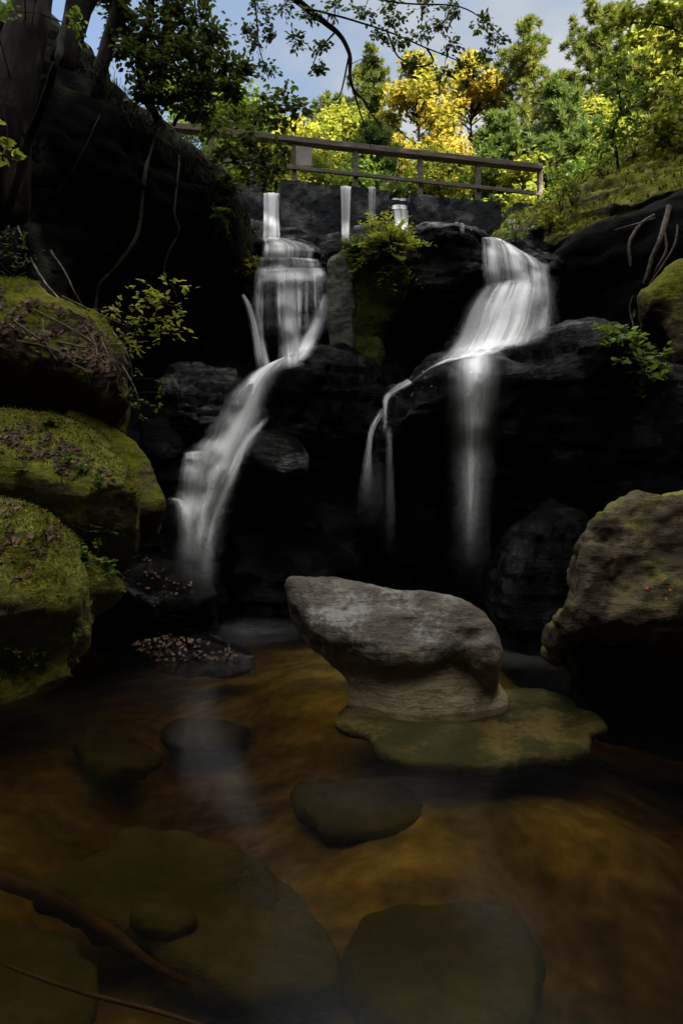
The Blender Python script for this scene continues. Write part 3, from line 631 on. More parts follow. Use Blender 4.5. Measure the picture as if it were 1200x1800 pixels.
# stones and log under the water
def sunk(label, outl, z, mat, th=.12, amp=.025):
    cx, cy = np.array(outl).mean(0); Yd = (CAMZ-z)*F/(cy-900)
    return rock('sunken_stone', outl, Yd, mat, label, 'stone', lean=88, tf=.05, tb=th*.6, rnd=.06, h=.024, amp=.055, sc=.22, fine=.01)
sunk('large pale olive slab under water in the near left foreground', [(60, 1560), (190, 1500), (200, 1470), (260, 1458), (340, 1478), (420, 1495), (500, 1560), (580, 1640), (600, 1720), (500, 1760), (420, 1770), (330, 1720), (240, 1660), (120, 1600)], -.42, M['sunk'], .2)
sunk('small dark oval stone lying on the large sunken slab', [(232, 1620), (250, 1602), (300, 1598), (348, 1610), (345, 1632), (300, 1648), (255, 1642)], -.36, M['sunk'], .06)
sunk('rounded olive stone under water left of the pool middle', [(130, 1310), (160, 1285), (230, 1295), (285, 1335), (240, 1358), (160, 1352)], -.44, M['sunk'])
sunk('greenish stone under water in front of the submerged slab', [(505, 1400), (540, 1378), (640, 1376), (730, 1400), (745, 1450), (690, 1470), (590, 1470), (540, 1440)], -.42, M['sunk'], .14)
sunk('dim stone under water at the bottom edge right of the sunken log', [(640, 1620), (760, 1590), (890, 1600), (950, 1680), (930, 1800), (760, 1860), (650, 1800), (600, 1700)], -.46, M['sunk'], .16)
sunk('pale stone under water behind the rounded olive stone', [(275, 1290), (310, 1270), (370, 1268), (440, 1285), (400, 1305), (310, 1308)], -.45, M['sunk'])
sunk('green stone under water in the bottom left corner', [(-60, 1620), (80, 1640), (170, 1690), (165, 1800), (60, 1880), (-100, 1880)], -.45, M['sunk'])
def at_z(px, py, z): return P(px, py, (CAMZ-z)*F/(py-900))
mb = MB(); mb.tube(smooth_path([at_z(-120, 1510, -.34), at_z(0, 1545, -.32), at_z(90, 1580, -.30), at_z(190, 1635, -.32), at_z(260, 1690, -.36), at_z(330, 1730, -.45)]), [.035, .04, .03, .02, .012], 10, .012)
tag(mb.build('sunken_log', M['log']), 'reddish brown branch lying under water at the near left', 'log')
mb = MB(); mb.tube(smooth_path([at_z(10, 1695, -.14), at_z(150, 1745, -.12), at_z(300, 1785, -.14), at_z(420, 1830, -.18)]), [.006, .008, .005], 6, .006)
tag(mb.build('sunken_stick', M['log']), 'thin yellowish stick under water near the bottom edge', 'stick')

# where the rocks are: so that water, roots, leaves and plants lie on them
from mathutils.bvhtree import BVHTree
BV = None; BVC = None
def build_bvh():
    global BV
    vs, qs, n = [], [], 0
    for (v, N, q) in ROCKLIST:
        vs.append(v); qs.append(q+n); n += len(v)
    BV = BVHTree.FromPolygons(np.concatenate(vs).tolist(), np.concatenate(qs).tolist())
E0 = Vector((0, 0, CAMZ))
def hit_dist(p):
    d = (Vector(p)-E0); L_ = d.length; d /= L_
    h = BV.ray_cast(E0, d)
    return (h[3] if h[0] is not None else 1e9), L_, d
def on_rock(px, py, off=.03, Y=None):
    """the point of the rock surface seen at a photo pixel, lifted off it"""
    h = BV.ray_cast(E0, (P(px, py, 1.)-E0).normalized())
    if h[0] is None or (Y and abs(h[0].y-Y) > 1.5): return P(px, py, Y or 10)
    return h[0]-(h[0]-E0).normalized()*off
build_bvh()

# ------------------------------------------------------------------ dam and footbridge railing
DA, DB = P(380, 318, 13.55), P(990, 362, 15.2); DA.z = DB.z = 8.2
ddir = (DB-DA).normalized(); dn = Vector((ddir.y, -ddir.x, 0))     # towards the camera
def on_dam(px, off=0.):                  # where the sight line of column px meets the dam face
    k = (px-600)/F; o = DA+dn*off
    t = (k*o.y-o.x)/(ddir.x-k*ddir.y); return o+ddir*t
def zpx(py, p): return CAMZ-(py-900)/F*p.y
M['concrete'] = rockmat('wet_black_concrete', (.004, .005, .0065), (.011, .0135, .017), (.04, .044, .05), rough=.4, spec=.07, glint=.5, bump=.9, bsc=22, mscale=3)
dam = empty('dam', DA, 'low black concrete dam with water spilling through its notches', 'dam'); dam['_base'] = tuple(dam.location)
def wall_block(x0, x1, y0, y1, off, thick, name='wall_block', ybot=None):
    """a rough concrete block of the dam between two photo columns"""
    a, b = on_dam(x0, off), on_dam(x1, off); top = (zpx(y0, a)+zpx(y1, b))/2; bot = 6.5
    Lx = (b-a).length; nx, nz, ny = max(int(Lx/.03), 3), max(int((top-bot)/.03), 3), 6
    # six gridded faces displaced by noise and joined
    m = MB()
    def face(o, e1, e2, n1, n2):
        s, t = np.meshgrid(np.linspace(0, 1, n1+1), np.linspace(0, 1, n2+1), indexing='ij')
        V = np.array(o)+s.reshape(-1, 1)*np.array(e1)+t.reshape(-1, 1)*np.array(e2)
        V = V+.025*np.stack([fbm(V*4+k*11, 3) for k in range(3)], 1)+.02*np.stack([fbm(V*np.array([11, 11, 8])+k*5, 2) for k in range(3)], 1)
        i = np.arange(n1)[:, None]*(n2+1); j = np.arange(n2)
        m.add(V, np.stack([i+j, i+n2+1+j, i+n2+2+j, i+j+1], -1).reshape(-1, 4))
    A = Vector((a.x, a.y, bot)); up = Vector((0, 0, top-bot)); al = b-a; bk = -dn*thick
    face(A, al, up, nx, nz); face(A+up, al, bk, nx, ny); face(A+bk, up, al, nz, nx)
    face(A, up, bk, nz, ny); face(A+al, bk, up, ny, nz)
    return m.build(name, M['concrete'], dam, smooth=True)
wall_block(300, 459, 312, 318, .0, .6)
wall_block(459, 493, 344, 344, -.06, .5, 'spillway')
wall_block(493, 684, 318, 331, .02, .6)
wall_block(684, 721, 352, 352, -.08, .5, 'spillway')
wall_block(721, 882, 343, 353, .04, .6)
wall_block(882, 906, 385, 385, -.1, .5, 'spillway')
wall_block(906, 1060, 362, 366, .0, .6)

rail = empty('footbridge_railing', on_dam(600, -.35), 'brown timber footbridge railing running above the dam', 'railing'); rail['_base'] = tuple(rail.location)
U = Vector((0, 0, 1)); RO = -.32
def rail_bar(x0, y0, x1, y1, h, d, name, off=RO):
    a, b = on_dam(x0, off), on_dam(x1, off); a.z = zpx(y0, a); b.z = zpx(y1, b); m = MB()
    m.box((a+b)/2, (b-a)/2, dn*d/2, U*h/2); o = m.build(name, M['wood'], rail, smooth=False)
    bv = o.modifiers.new('bevel', 'BEVEL'); bv.width = .012; bv.segments = 2; return o
rail_bar(300, 224, 950, 296, .12, .20, 'top_rail')
rail_bar(300, 272, 949, 341, .085, .05, 'middle_rail', RO+.075)
for x in (372, 445, 517, 624.5, 738, 839.5, 948):
    y0 = np.interp(x, [300, 950], [231, 301]); y1 = np.interp(x, [372, 517, 948], [322, 330, 372])
    a = on_dam(x, RO); z1, z0 = zpx(y0, a), zpx(y1, a); m = MB(); c = a.copy(); c.z = (z0+z1)/2
    m.box(c, ddir*.05, dn*.05, U*(z1-z0)/2); o = m.build('post', M['wood'], rail, smooth=False)
    bv = o.modifiers.new('bevel', 'BEVEL'); bv.width = .01; bv.segments = 2
a = on_dam(534, RO+.07); m = MB(); c = a.copy(); c.z = (zpx(258, a)+zpx(291, a))/2
m.box(c, ddir*.17, dn*.012, U*(zpx(258, a)-zpx(291, a))/2)
tag(m.build('notice_board', M['sign'], smooth=False), 'blank grey board fixed to the railing seen from behind', 'sign')

# ------------------------------------------------------------------ falling water
_seed = [0]
def sheet(Lf, Rt, name, parent, mat='silk', bulge=.05, nu=22, sub=9, dens=None, edge=.22, ends=(.04, .1), slen=1., cling=True):
    """a veil of water between a left and a right edge, each a list of (px, py, Y)"""
    l = smooth_path([P(*q) for q in Lf], sub); r = smooth_path([P(*q) for q in Rt], sub)
    n = max(len(l), len(r)); res = lambda a: np.stack([np.interp(np.linspace(0, 1, n), np.linspace(0, 1, len(a)), a[:, k]) for k in range(3)], 1)
    l, r = res(l), res(r)
    u = np.linspace(0, 1, nu); Vx = l[:, None]*(1-u)[None, :, None]+r[:, None]*u[None, :, None]
    arc = np.concatenate([[0], np.cumsum(np.linalg.norm(np.diff((l+r)/2, axis=0), axis=1))]); wid = np.linalg.norm(r-l, axis=1)
    _seed[0] += 1
    Vx[..., 1] -= bulge*np.sin(math.pi*u)[None, :]+.03*pnoise(np.stack([np.tile(u*7, n), np.repeat(arc*.6, nu), np.full(n*nu, _seed[0]*3.1)], 1)).reshape(n, nu)
    if cling:                                  # water runs over the rock, not through it
        T = np.zeros((n, nu)); 
        for a in range(n):
            for b in range(nu):
                h, L_, d = hit_dist(Vx[a, b]); T[a, b] = min(L_, h-.06)/L_
        Tp = np.pad(T, 1, mode='edge'); T = np.min([Tp[a:a+n, b:b+nu] for a in range(3) for b in range(3)], axis=0)
        for _ in range(3):
            Tp = np.pad(T, 1, mode='edge'); Ts = (Tp[:-2, 1:-1]+Tp[2:, 1:-1]+Tp[1:-1, :-2]+Tp[1:-1, 2:]+4*T)/8; T = np.minimum(T, Ts)
        Vx = np.array(E0)+(Vx-np.array(E0))*T[..., None]
    v = arc/arc[-1]
    dn_ = np.ones(n) if dens is None else np.interp(v, np.linspace(0, 1, len(dens)), dens)
    e = np.clip(np.minimum(u, 1-u)/edge, 0, 1); e = e*e*(3-2*e)
    en = np.clip(v/max(ends[0], 1e-3), 0, 1)*np.clip((1-v)/max(ends[1], 1e-3), 0, 1)
    D = (dn_*en)[:, None]*e[None, :]
    i = np.arange(n-1)[:, None]*nu; j = np.arange(nu-1); Q = np.stack([i+j, i+j+1, i+nu+j+1, i+nu+j], -1).reshape(-1, 4)
    su = np.tile(u, n)*max(wid.mean()/.9, .25)
    return mesh_obj(name, Vx.reshape(-1, 3), Q, M[mat], parent, True, {'su': su, 'sv': np.repeat(arc, nu)*slen, 'dens': D.ravel(), 'seed': np.full(n*nu, _seed[0]*5.7)})

fl = empty('waterfall', P(345, 1085, 9.6), 'left waterfall bending down its steps from the dam notch to the pool', 'waterfall'); fl['_base'] = tuple(fl.location)
sheet([(461, 341, 13.7), (462, 345, 13.55), (462, 385, 13.5), (461, 424, 13.4)], [(492, 341, 13.7), (492, 345, 13.55), (492, 385, 13.5), (494, 424, 13.4)], 'spout', fl, edge=.1, dens=[.8, 1, 1, 1], ends=(.02, .03))
sheet([(460, 418, 13.35), (460, 432, 13.1), (458, 458, 13.0)], [(500, 418, 13.35), (548, 434, 13.1), (550, 458, 13.0)], 'step', fl, edge=.12, dens=[1, .9, .9], ends=(.05, .05))
sheet([(452, 453, 12.9), (450, 462, 12.6), (447, 480, 12.5)], [(560, 455, 12.9), (566, 466, 12.6), (570, 480, 12.5)], 'step', fl, edge=.1, dens=[1, 1, .9], ends=(.05, .05))
sheet([(450, 472, 12.45), (446, 490, 12.2), (443, 530, 12.0), (444, 575, 11.8), (448, 620, 11.6)], [(571, 472, 12.45), (575, 490, 12.2), (577, 530, 12.0), (577, 570, 11.8), (574, 600, 11.6)], 'veil', fl, mat='thread_silk', edge=.1, dens=[1, 1, .8, .6, .35], ends=(.03, .45))
sheet([(450, 470, 12.5), (447, 490, 12.2), (446, 520, 12.1)], [(572, 470, 12.5), (575, 490, 12.2), (576, 520, 12.1)], 'veil', fl, mat='soft_silk', edge=.12, dens=[1, .7, .2], ends=(.1, .6))
sheet([(482, 478, 12.3), (482, 520, 12.0), (484, 580, 11.7), (486, 655, 11.2)], [(528, 478, 12.3), (530, 520, 11.9), (534, 580, 11.6), (540, 645, 11.1)], 'strand', fl, mat='soft_silk', edge=.5, dens=[.7, .9, .9, .8])
sheet([(564, 515, 11.95), (542, 560, 11.75), (520, 600, 11.5), (500, 645, 11.2)], [(578, 520, 11.95), (576, 565, 11.7), (562, 600, 11.5), (545, 632, 11.2)], 'strand', fl, mat='soft_silk', edge=.5, dens=[.4, .8, 1, .9])
sheet([(446, 500, 12.1), (446, 560, 11.8), (452, 610, 11.5), (462, 660, 11.1)], [(462, 500, 12.1), (464, 560, 11.8), (470, 610, 11.5), (482, 655, 11.1)], 'strand', fl, mat='soft_silk', edge=.5, dens=[.4, .6, .6, .7])
sheet([(421, 518, 11.8), (428, 535, 11.6), (438, 575, 11.5), (450, 655, 11.1)], [(432, 517, 11.8), (443, 535, 11.6), (457, 575, 11.5), (468, 655, 11.1)], 'strand', fl, mat='soft_silk', edge=.5, dens=[.7, 1, .9, .6], ends=(.03, .2))
sheet([(455, 650, 11.0), (405, 690, 10.6), (372, 740, 10.3), (335, 800, 10.1), (318, 870, 9.9), (316, 960, 9.7)], [(480, 650, 11.0), (440, 695, 10.6), (415, 745, 10.3), (390, 800, 10.1), (372, 870, 9.9), (368, 960, 9.7)], 'veil', fl, mat='soft_silk', edge=.5, dens=[.4, .45, .4, .35, .3, .1], ends=(.15, .4))
sheet([(480, 640, 11.2), (440, 655, 10.9), (410, 690, 10.6), (385, 735, 10.4), (360, 790, 10.2), (345, 850, 10.0), (333, 930, 9.85), (330, 990, 9.75)],
      [(575, 600, 11.3), (530, 622, 11.0), (492, 650, 10.6), (470, 700, 10.4), (450, 755, 10.1), (410, 830, 9.9), (385, 930, 9.75), (375, 1010, 9.6)], 'chute', fl, mat='soft_silk', edge=.45, dens=[.9, 1, .95, .85, .8, .8, .75, .4], sub=8, ends=(.05, .2), bulge=.12)
sheet([(470, 730, 10.2), (430, 765, 10.05), (400, 820, 9.85), (372, 890, 9.7), (355, 960, 9.6), (350, 1030, 9.55)],
      [(480, 732, 10.2), (448, 775, 10.0), (422, 835, 9.8), (398, 900, 9.65), (380, 970, 9.55), (376, 1060, 9.5)], 'strand', fl, edge=.5, dens=[.5, .9, .9, .8, .7, .2], ends=(.08, .3))
sheet([(318, 795, 9.95), (316, 810, 9.75), (312, 850, 9.65), (308, 920, 9.55), (310, 985, 9.5)], [(366, 790, 9.95), (368, 812, 9.7), (362, 860, 9.6), (355, 930, 9.5), (352, 1000, 9.45)], 'veil', fl, mat='soft_silk', edge=.45, dens=[1, .7, .5, .5, .2], ends=(.05, .4))
sheet([(285, 878, 9.5), (305, 885, 9.35), (318, 915, 9.25), (322, 985, 9.2)], [(310, 872, 9.5), (332, 884, 9.35), (341, 915, 9.25), (342, 990, 9.2)], 'strand', fl, edge=.5, dens=[.7, .9, .6, .2], ends=(.1, .4))
def foam(px, py, rx, ry, parent, d=.8):
    c = at_z(px, py, .012); n = 28; u = np.linspace(-1, 1, n); A, B = np.meshgrid(u, u, indexing='ij')
    V = np.stack([c.x+A.ravel()*rx, c.y+B.ravel()*ry, c.z+.02*fbm(np.stack([A.ravel()*2, B.ravel()*2, A.ravel()*0], 1), 2)], 1)
    i = np.arange(n-1)[:, None]*n; j = np.arange(n-1); Q = np.stack([i+j, i+n+j, i+n+j+1, i+j+1], -1).reshape(-1, 4)
    rr = np.sqrt(A**2+B**2).ravel(); D = d*np.clip(1-rr, 0, 1)**1.3
    return mesh_obj('foam', V, Q, M['foam'], parent, True, {'su': V[:, 0], 'sv': V[:, 1], 'dens': D, 'seed': np.full(n*n, px*.1)})
foam(440, 1108, .9, 1.2, fl, .05)

sheet([(452, 640, 11.0), (400, 690, 10.6), (362, 745, 10.3), (322, 800, 10.0), (300, 870, 9.8), (296, 960, 9.6), (300, 1050, 9.5)], [(540, 622, 11.0), (496, 660, 10.6), (480, 720, 10.3), (452, 790, 10.0), (420, 860, 9.8), (402, 960, 9.6), (396, 1075, 9.5)], 'mist_veil', fl, mat='mist_silk', edge=.5, dens=[.3, .5, .5, .45, .40, .24, .05], ends=(.15, .35), bulge=.1)
fr_ = empty('waterfall', P(840, 1120, 8.3), 'right waterfall curving over a round lip then dropping free to the pool', 'waterfall'); fr_['_base'] = tuple(fr_.location)
sheet([(844, 417, 11.6), (845, 424, 11.35), (846, 460, 11.2), (850, 520, 10.95)], [(880, 420, 11.7), (915, 440, 11.35), (930, 470, 11.2), (940, 520, 10.95)], 'veil', fr_, edge=.14, dens=[.8, .85, .6, .55], ends=(.03, .25))
sheet([(872, 422, 11.6), (895, 445, 11.4), (905, 470, 11.2), (900, 512, 11.0)], [(925, 445, 11.6), (962, 468, 11.4), (968, 500, 11.2), (968, 560, 11.0)], 'veil', fr_, edge=.35, dens=[.5, .85, .8, .6])
sheet([(935, 460, 11.4), (940, 500, 11.1), (940, 550, 10.9), (930, 590, 10.6)], [(968, 466, 11.4), (968, 510, 11.1), (967, 550, 10.9), (962, 585, 10.6)], 'strand', fr_, mat='soft_silk', edge=.5, dens=[.3, .5, .6, .6])
sheet([(856, 500, 11.05), (838, 512, 10.75), (816, 545, 10.5), (798, 590, 10.2), (776, 634, 9.7)], [(962, 492, 11.05), (970, 512, 10.75), (972, 540, 10.5), (970, 570, 10.2), (952, 606, 9.7)], 'mound_veil', fr_, mat='thread_silk', edge=.32, dens=[.7, .85, .7, .7, .9], ends=(.2, .06), bulge=.2, nu=34)
sheet([(840, 520, 10.6), (818, 548, 10.35), (800, 590, 10.1), (782, 622, 9.8)], [(905, 515, 10.5), (892, 548, 10.2), (880, 590, 10.0), (872, 616, 9.7)], 'strand', fr_, mat='soft_silk', edge=.5, dens=[.2, .35, .55, .9], ends=(.2, .05))
sheet([(790, 612, 10.0), (760, 636, 9.6), (735, 660, 9.35), (715, 674, 9.2)], [(905, 600, 10.0), (880, 620, 9.4), (790, 628, 9.2), (728, 672, 9.15)], 'pool_sheet', fr_, edge=.35, dens=[.9, 1, .8, .5], ends=(.1, .25))
sheet([(800, 622, 9.0), (798, 634, 8.72), (797, 680, 8.6), (800, 760, 8.5), (803, 860, 8.4), (806, 1000, 8.3)], [(868, 618, 9.0), (870, 632, 8.72), (868, 680, 8.6), (862, 760, 8.5), (850, 860, 8.4), (842, 1000, 8.3)], 'curtain', fr_, mat='soft_silk', edge=.5, dens=[1, .9, .7, .55, .42, .3, .14, .0], ends=(.04, .2))
sheet([(786, 624, 9.0), (782, 640, 8.7), (780, 720, 8.55), (784, 860, 8.4), (790, 1040, 8.3)], [(884, 616, 9.0), (886, 634, 8.7), (884, 720, 8.55), (872, 860, 8.4), (862, 1040, 8.3)], 'mist_veil', fr_, mat='mist_silk', edge=.5, dens=[.6, .5, .38, .24, .14, .03], ends=(.05, .3))
sheet([(840, 500, 11.0), (812, 540, 10.5), (786, 590, 10.2), (760, 640, 9.7)], [(985, 480, 11.0), (985, 530, 10.5), (984, 570, 10.2), (965, 604, 9.7)], 'mist_veil', fr_, mat='mist_silk', edge=.5, dens=[.3, .45, .45, .6], ends=(.2, .1), bulge=.15)
sheet([(822, 622, 8.95), (822, 640, 8.7), (820, 700, 8.55), (818, 800, 8.45), (814, 1000, 8.3)], [(850, 620, 8.95), (850, 640, 8.7), (848, 700, 8.55), (838, 800, 8.45), (832, 1000, 8.3)], 'strand', fr_, edge=.45, dens=[.8, .8, .75, .5, .3, .15, .05], ends=(.05, .2))
sheet([(716, 664, 9.1), (690, 680, 8.9), (673, 696, 8.7), (671, 720, 8.5), (670, 765, 8.35)], [(728, 676, 9.1), (698, 692, 8.9), (685, 706, 8.7), (682, 730, 8.5), (682, 768, 8.35)], 'thread', fr_, mat='soft_silk', edge=.5, dens=[.6, .7, .55, .4, .25])
sheet([(668, 715, 8.45), (648, 750, 8.3), (640, 790, 8.2), (628, 850, 8.1), (612, 920, 8.1)], [(682, 722, 8.45), (660, 760, 8.3), (656, 800, 8.2), (660, 860, 8.1), (664, 940, 8.1)], 'thread', fr_, mat='soft_silk', edge=.5, dens=[.45, .5, .36, .14, .0], ends=(.1, .5))
sheet([(676, 745, 8.35), (676, 800, 8.2), (674, 870, 8.15), (672, 980, 8.1)], [(690, 750, 8.35), (692, 800, 8.2), (696, 870, 8.15), (700, 980, 8.1)], 'thread', fr_, mat='soft_silk', edge=.5, dens=[.22, .16, .12, .03], ends=(.1, .5))
sheet([(650, 800, 8.2), (640, 870, 8.1), (632, 950, 8.1)], [(676, 800, 8.2), (684, 870, 8.1), (690, 960, 8.1)], 'thread', fr_, mat='soft_silk', edge=.5, dens=[.05, .06, .02], ends=(.2, .5))
foam(905, 1150, .6, .8, fr_, .03)

def spill(label, L, Rr, dens, name='spillway_stream'):
    e = sheet(L, Rr, name, None, edge=.18, dens=dens, ends=(.02, .06), bulge=.02); tag(e, label, 'falling water', 'streams over the dam face')
def dpt(px, py, off):
    q = on_dam(px, off); return (px, py, q.y)
spill('narrow white stream down the dam face right of the sign', [dpt(596, 328, -.1), dpt(597, 332, .06), dpt(598, 380, .08), dpt(599, 426, .1)], [dpt(618, 328, -.1), dpt(618, 333, .06), dpt(616, 380, .08), dpt(614, 426, .1)], [.9, .8, .6, .6])
spill('faint trickle on the dam face left of the square notch', [dpt(646, 330, -.1), dpt(646, 334, .06), dpt(647, 380, .08), dpt(649, 420, .1)], [dpt(662, 331, -.1), dpt(662, 335, .06), dpt(660, 380, .08), dpt(659, 420, .1)], [.4, .4, .25, .15])
spill('white stream pouring through the square notch of the dam', [dpt(687, 348, -.4), dpt(687, 366, .02), dpt(690, 372, .06), dpt(693, 416, .1)], [dpt(716, 348, -.4), dpt(716, 366, .02), dpt(718, 372, .06), dpt(718, 416, .1)], [.55, .8, 1, .95])
spill('short trickle through the low notch at the mossy end of the dam', [dpt(889, 386, -.2), dpt(890, 391, .0), dpt(891, 418, .05)], [dpt(912, 386, -.2), dpt(912, 391, .0), dpt(911, 416, .05)], [.4, .4, .3])
spill('thin seep down the wide dam block right of the square notch', [dpt(808, 392, .06), dpt(808, 400, .08), dpt(809, 412, .1)], [dpt(816, 392, .06), dpt(816, 400, .08), dpt(816, 412, .1)], [.2, .3, .2])

# ------------------------------------------------------------------ roots and dead twigs on the rocks
def root_line(name, label, cat, pts, r, mat='root', Y=None, off=.05, group=None, wob=.01, parent=None):
    p = [on_rock(x, y, off, Y) for x, y in pts]; m = MB(); m.tube(smooth_path(p), r, 7, wob)
    o = m.build(name, M[mat], parent)
    return tag(o, label, cat, group) if label else o
root_line('hanging_root', 'long pale root bending left as it hangs down the black cliff', 'root', [(283, 205), (272, 235), (262, 275), (256, 300), (250, 350), (246, 390), (236, 425), (205, 465), (178, 495), (171, 515), (168, 545)], [.022, .03, .028, .02], Y=10)
root_line('hanging_root', 'shorter pale root hanging straight down the black cliff', 'root', [(313, 243), (314, 290), (309, 340), (307, 375), (314, 405), (298, 440), (290, 465), (286, 492)], [.016, .022, .018, .012], Y=11)
root_line('hanging_vine', 'thin grey vine snaking down the left edge of the cliff', 'vine', [(12, 290), (40, 335), (48, 362), (30, 385), (40, 420), (55, 455), (75, 490), (100, 520), (125, 545), (150, 560)], [.012, .016, .012, .01], Y=8)
root_line('hanging_vine', 'faint straight vine crossing the dark cliff face', 'vine', [(188, 170), (170, 215), (150, 260), (120, 310), (95, 345)], [.008, .01, .006], Y=9, mat='twig')
re_ = empty('root_tangle', on_rock(1110, 560), 'tangle of pale roots running down the rock face on the right', 'roots'); re_['_base'] = tuple(re_.location)
for pts, r in (([(1176, 362), (1170, 385), (1160, 420), (1145, 455), (1135, 490), (1122, 520), (1112, 560)], [.05, .04, .03]),
               ([(1150, 378), (1128, 392), (1114, 410), (1105, 432), (1108, 470)], [.03, .035, .02]),
               ([(1165, 400), (1170, 440), (1150, 480), (1140, 520)], [.02, .025, .012]), ([(1190, 395), (1185, 430), (1165, 465), (1140, 500)], [.018, .02, .012]),
               ([(1112, 520), (1106, 545), (1113, 575)], [.02, .012]), ([(1150, 384), (1110, 396), (1080, 404)], [.02, .008])):
    root_line('root', None, None, pts, r, Y=11, parent=re_)
de = empty('dead_twigs', on_rock(150, 640), 'bare dead twigs trailing over the leaf littered boulder', 'dead branch'); de['_base'] = tuple(de.location)
rs = np.random.RandomState(5)
for pts in ([(90, 440), (115, 480), (135, 520), (160, 560), (185, 590)], [(200, 585), (222, 615), (232, 660), (222, 700), (190, 740)], [(60, 545), (110, 570), (160, 600), (205, 640)], [(100, 600), (150, 610), (200, 605), (260, 600)],
            [(128, 640), (150, 652), (160, 680)], [(20, 560), (60, 590), (110, 620)], [(150, 575), (170, 610), (165, 650), (150, 690)], [(180, 600), (195, 640), (188, 690)], [(215, 640), (240, 690), (245, 720)],
            [(30, 600), (90, 612), (140, 640)], [(110, 520), (160, 545), (230, 575)], [(75, 560), (80, 600), (105, 640)]):
    root_line('twig', None, None, pts, [.010, .008, .004], mat='root', Y=7.3, off=.03, parent=de)

# ------------------------------------------------------------------ plants
def rim_grass():
    rs = np.random.RandomState(9); m = MB(); line = smooth_path([(x, y, 0) for x, y in ((112, 75), (160, 118), (215, 176), (268, 218), (320, 256), (368, 302), (404, 352), (421, 402), (423, 450))], 10)
    for q in line:
        for k in range(9):
            b = on_rock(q[0]+rs.normal()*7, q[1]+rs.normal()*7+5, .02, 11)
            leaves(m, np.array([b])+rs.normal(size=(9, 3))*.07, .15, rs, up=.2, droop=.9, aspect=.07, dirs=np.array([[.15, -.35, -.3]]*9), tint=rs.rand(9))
    tag(m.build('grass', M['dry_grass']), 'dry grass and rootlets fringing the cliff rim', 'grass', None, 'stuff')
M['dry_grass'] = leafmat('dry_rim_grass', [(0, (.004, .0035, .002)), (.6, (.014, .012, .005)), (1, (.035, .036, .010))], trans=.25, rough=.9)
rim_grass()
def rnd_dir(rs, up=0.):
    d = rs.normal(size=3); d[2] = d[2]*.6+up; return d/np.linalg.norm(d)
def fern(label, base, n, length, mat='fern', lean=(0, -.4, .5), spread=.9, cat='fern', leaf=.09, group=None, name='fern', seed=1, pairs=11):
    """arching fronds, each with leaflets in pairs that shorten towards the tip"""
    e = empty(name, base, label, cat, group); e['_base'] = tuple(base); rs = np.random.RandomState(seed); st = MB(); fo = MB(); b0 = np.array(base)
    for k in range(n):
        d = np.array(lean)+rs.normal(size=3)*spread*.6; d /= np.linalg.norm(d); Lk = length*(.55+.6*rs.rand())
        t = np.linspace(0, 1, pairs+2)[:, None]
        p = b0+rs.normal(size=3)*.04*length+d*Lk*t+np.array([0, 0, -1.])*Lk*.45*t*t+np.array([0, 0, .25])*Lk*t
        st.tube(p, [.006*length/.4+.002, .002], 4)
        tan = np.gradient(p, axis=0); tan /= np.linalg.norm(tan, axis=1)[:, None]; side = np.cross(tan, [0, 0, 1.]); side /= np.maximum(np.linalg.norm(side, axis=1), 1e-6)[:, None]
        for sg in (-1, 1):
            q = p[1:]; dr = side[1:]*sg+tan[1:]*.45
            prof = np.sin(np.linspace(.35, 3.0, len(q)))
            for a in range(len(q)):
                leaves(fo, q[a:a+1], leaf*max(prof[a], .25)*(Lk/length), rs, up=1.2, aspect=.42, dirs=dr[a:a+1], fold=.1)
    st.build('stems', M['twig'], e); fo.build('foliage', M[mat], e); return e
def shrub(label, base, stems, leafsize, nleaf, mat, name='shrub', cat='shrub', rad=.12, seed=1, group=None, stem_r=.01, wood='twig', up=.6, droop=.1, aspect=.5, twigs=True, tint=None):
    """stems: paths of points; leaves gather on twigs along each path's outer part"""
    e = empty(name, base, label, cat, group); e['_base'] = tuple(base); rs = np.random.RandomState(seed); st = MB(); fo = MB()
    for path in stems:
        p = smooth_path(path, 5); st.tube(p, [stem_r, stem_r*.35], 5, stem_r*.5)
        m = len(p)
        for k in range(max(int(nleaf/7), 1)):
            c = p[int(rs.uniform(.25, .999)*m)]; d = rnd_dir(rs, .1); q = c+d*rad*rs.rand()*1.6
            if twigs: st.tube([c, (c+q)/2+[0, 0, .15*rad], q], [stem_r*.35, stem_r*.15], 3)
            t = np.linspace(.3, 1.1, 7)[:, None]; pos = c+(q-c)*t+rs.normal(size=(7, 3))*rad*.16
            leaves(fo, pos, leafsize, rs, up=up, droop=droop, aspect=aspect, dirs=np.repeat([d], 7, 0)+rs.normal(size=(7, 3))*.5, tint=tint)
    st.build('stems', M[wood], e); fo.build('foliage', M[mat], e); return e

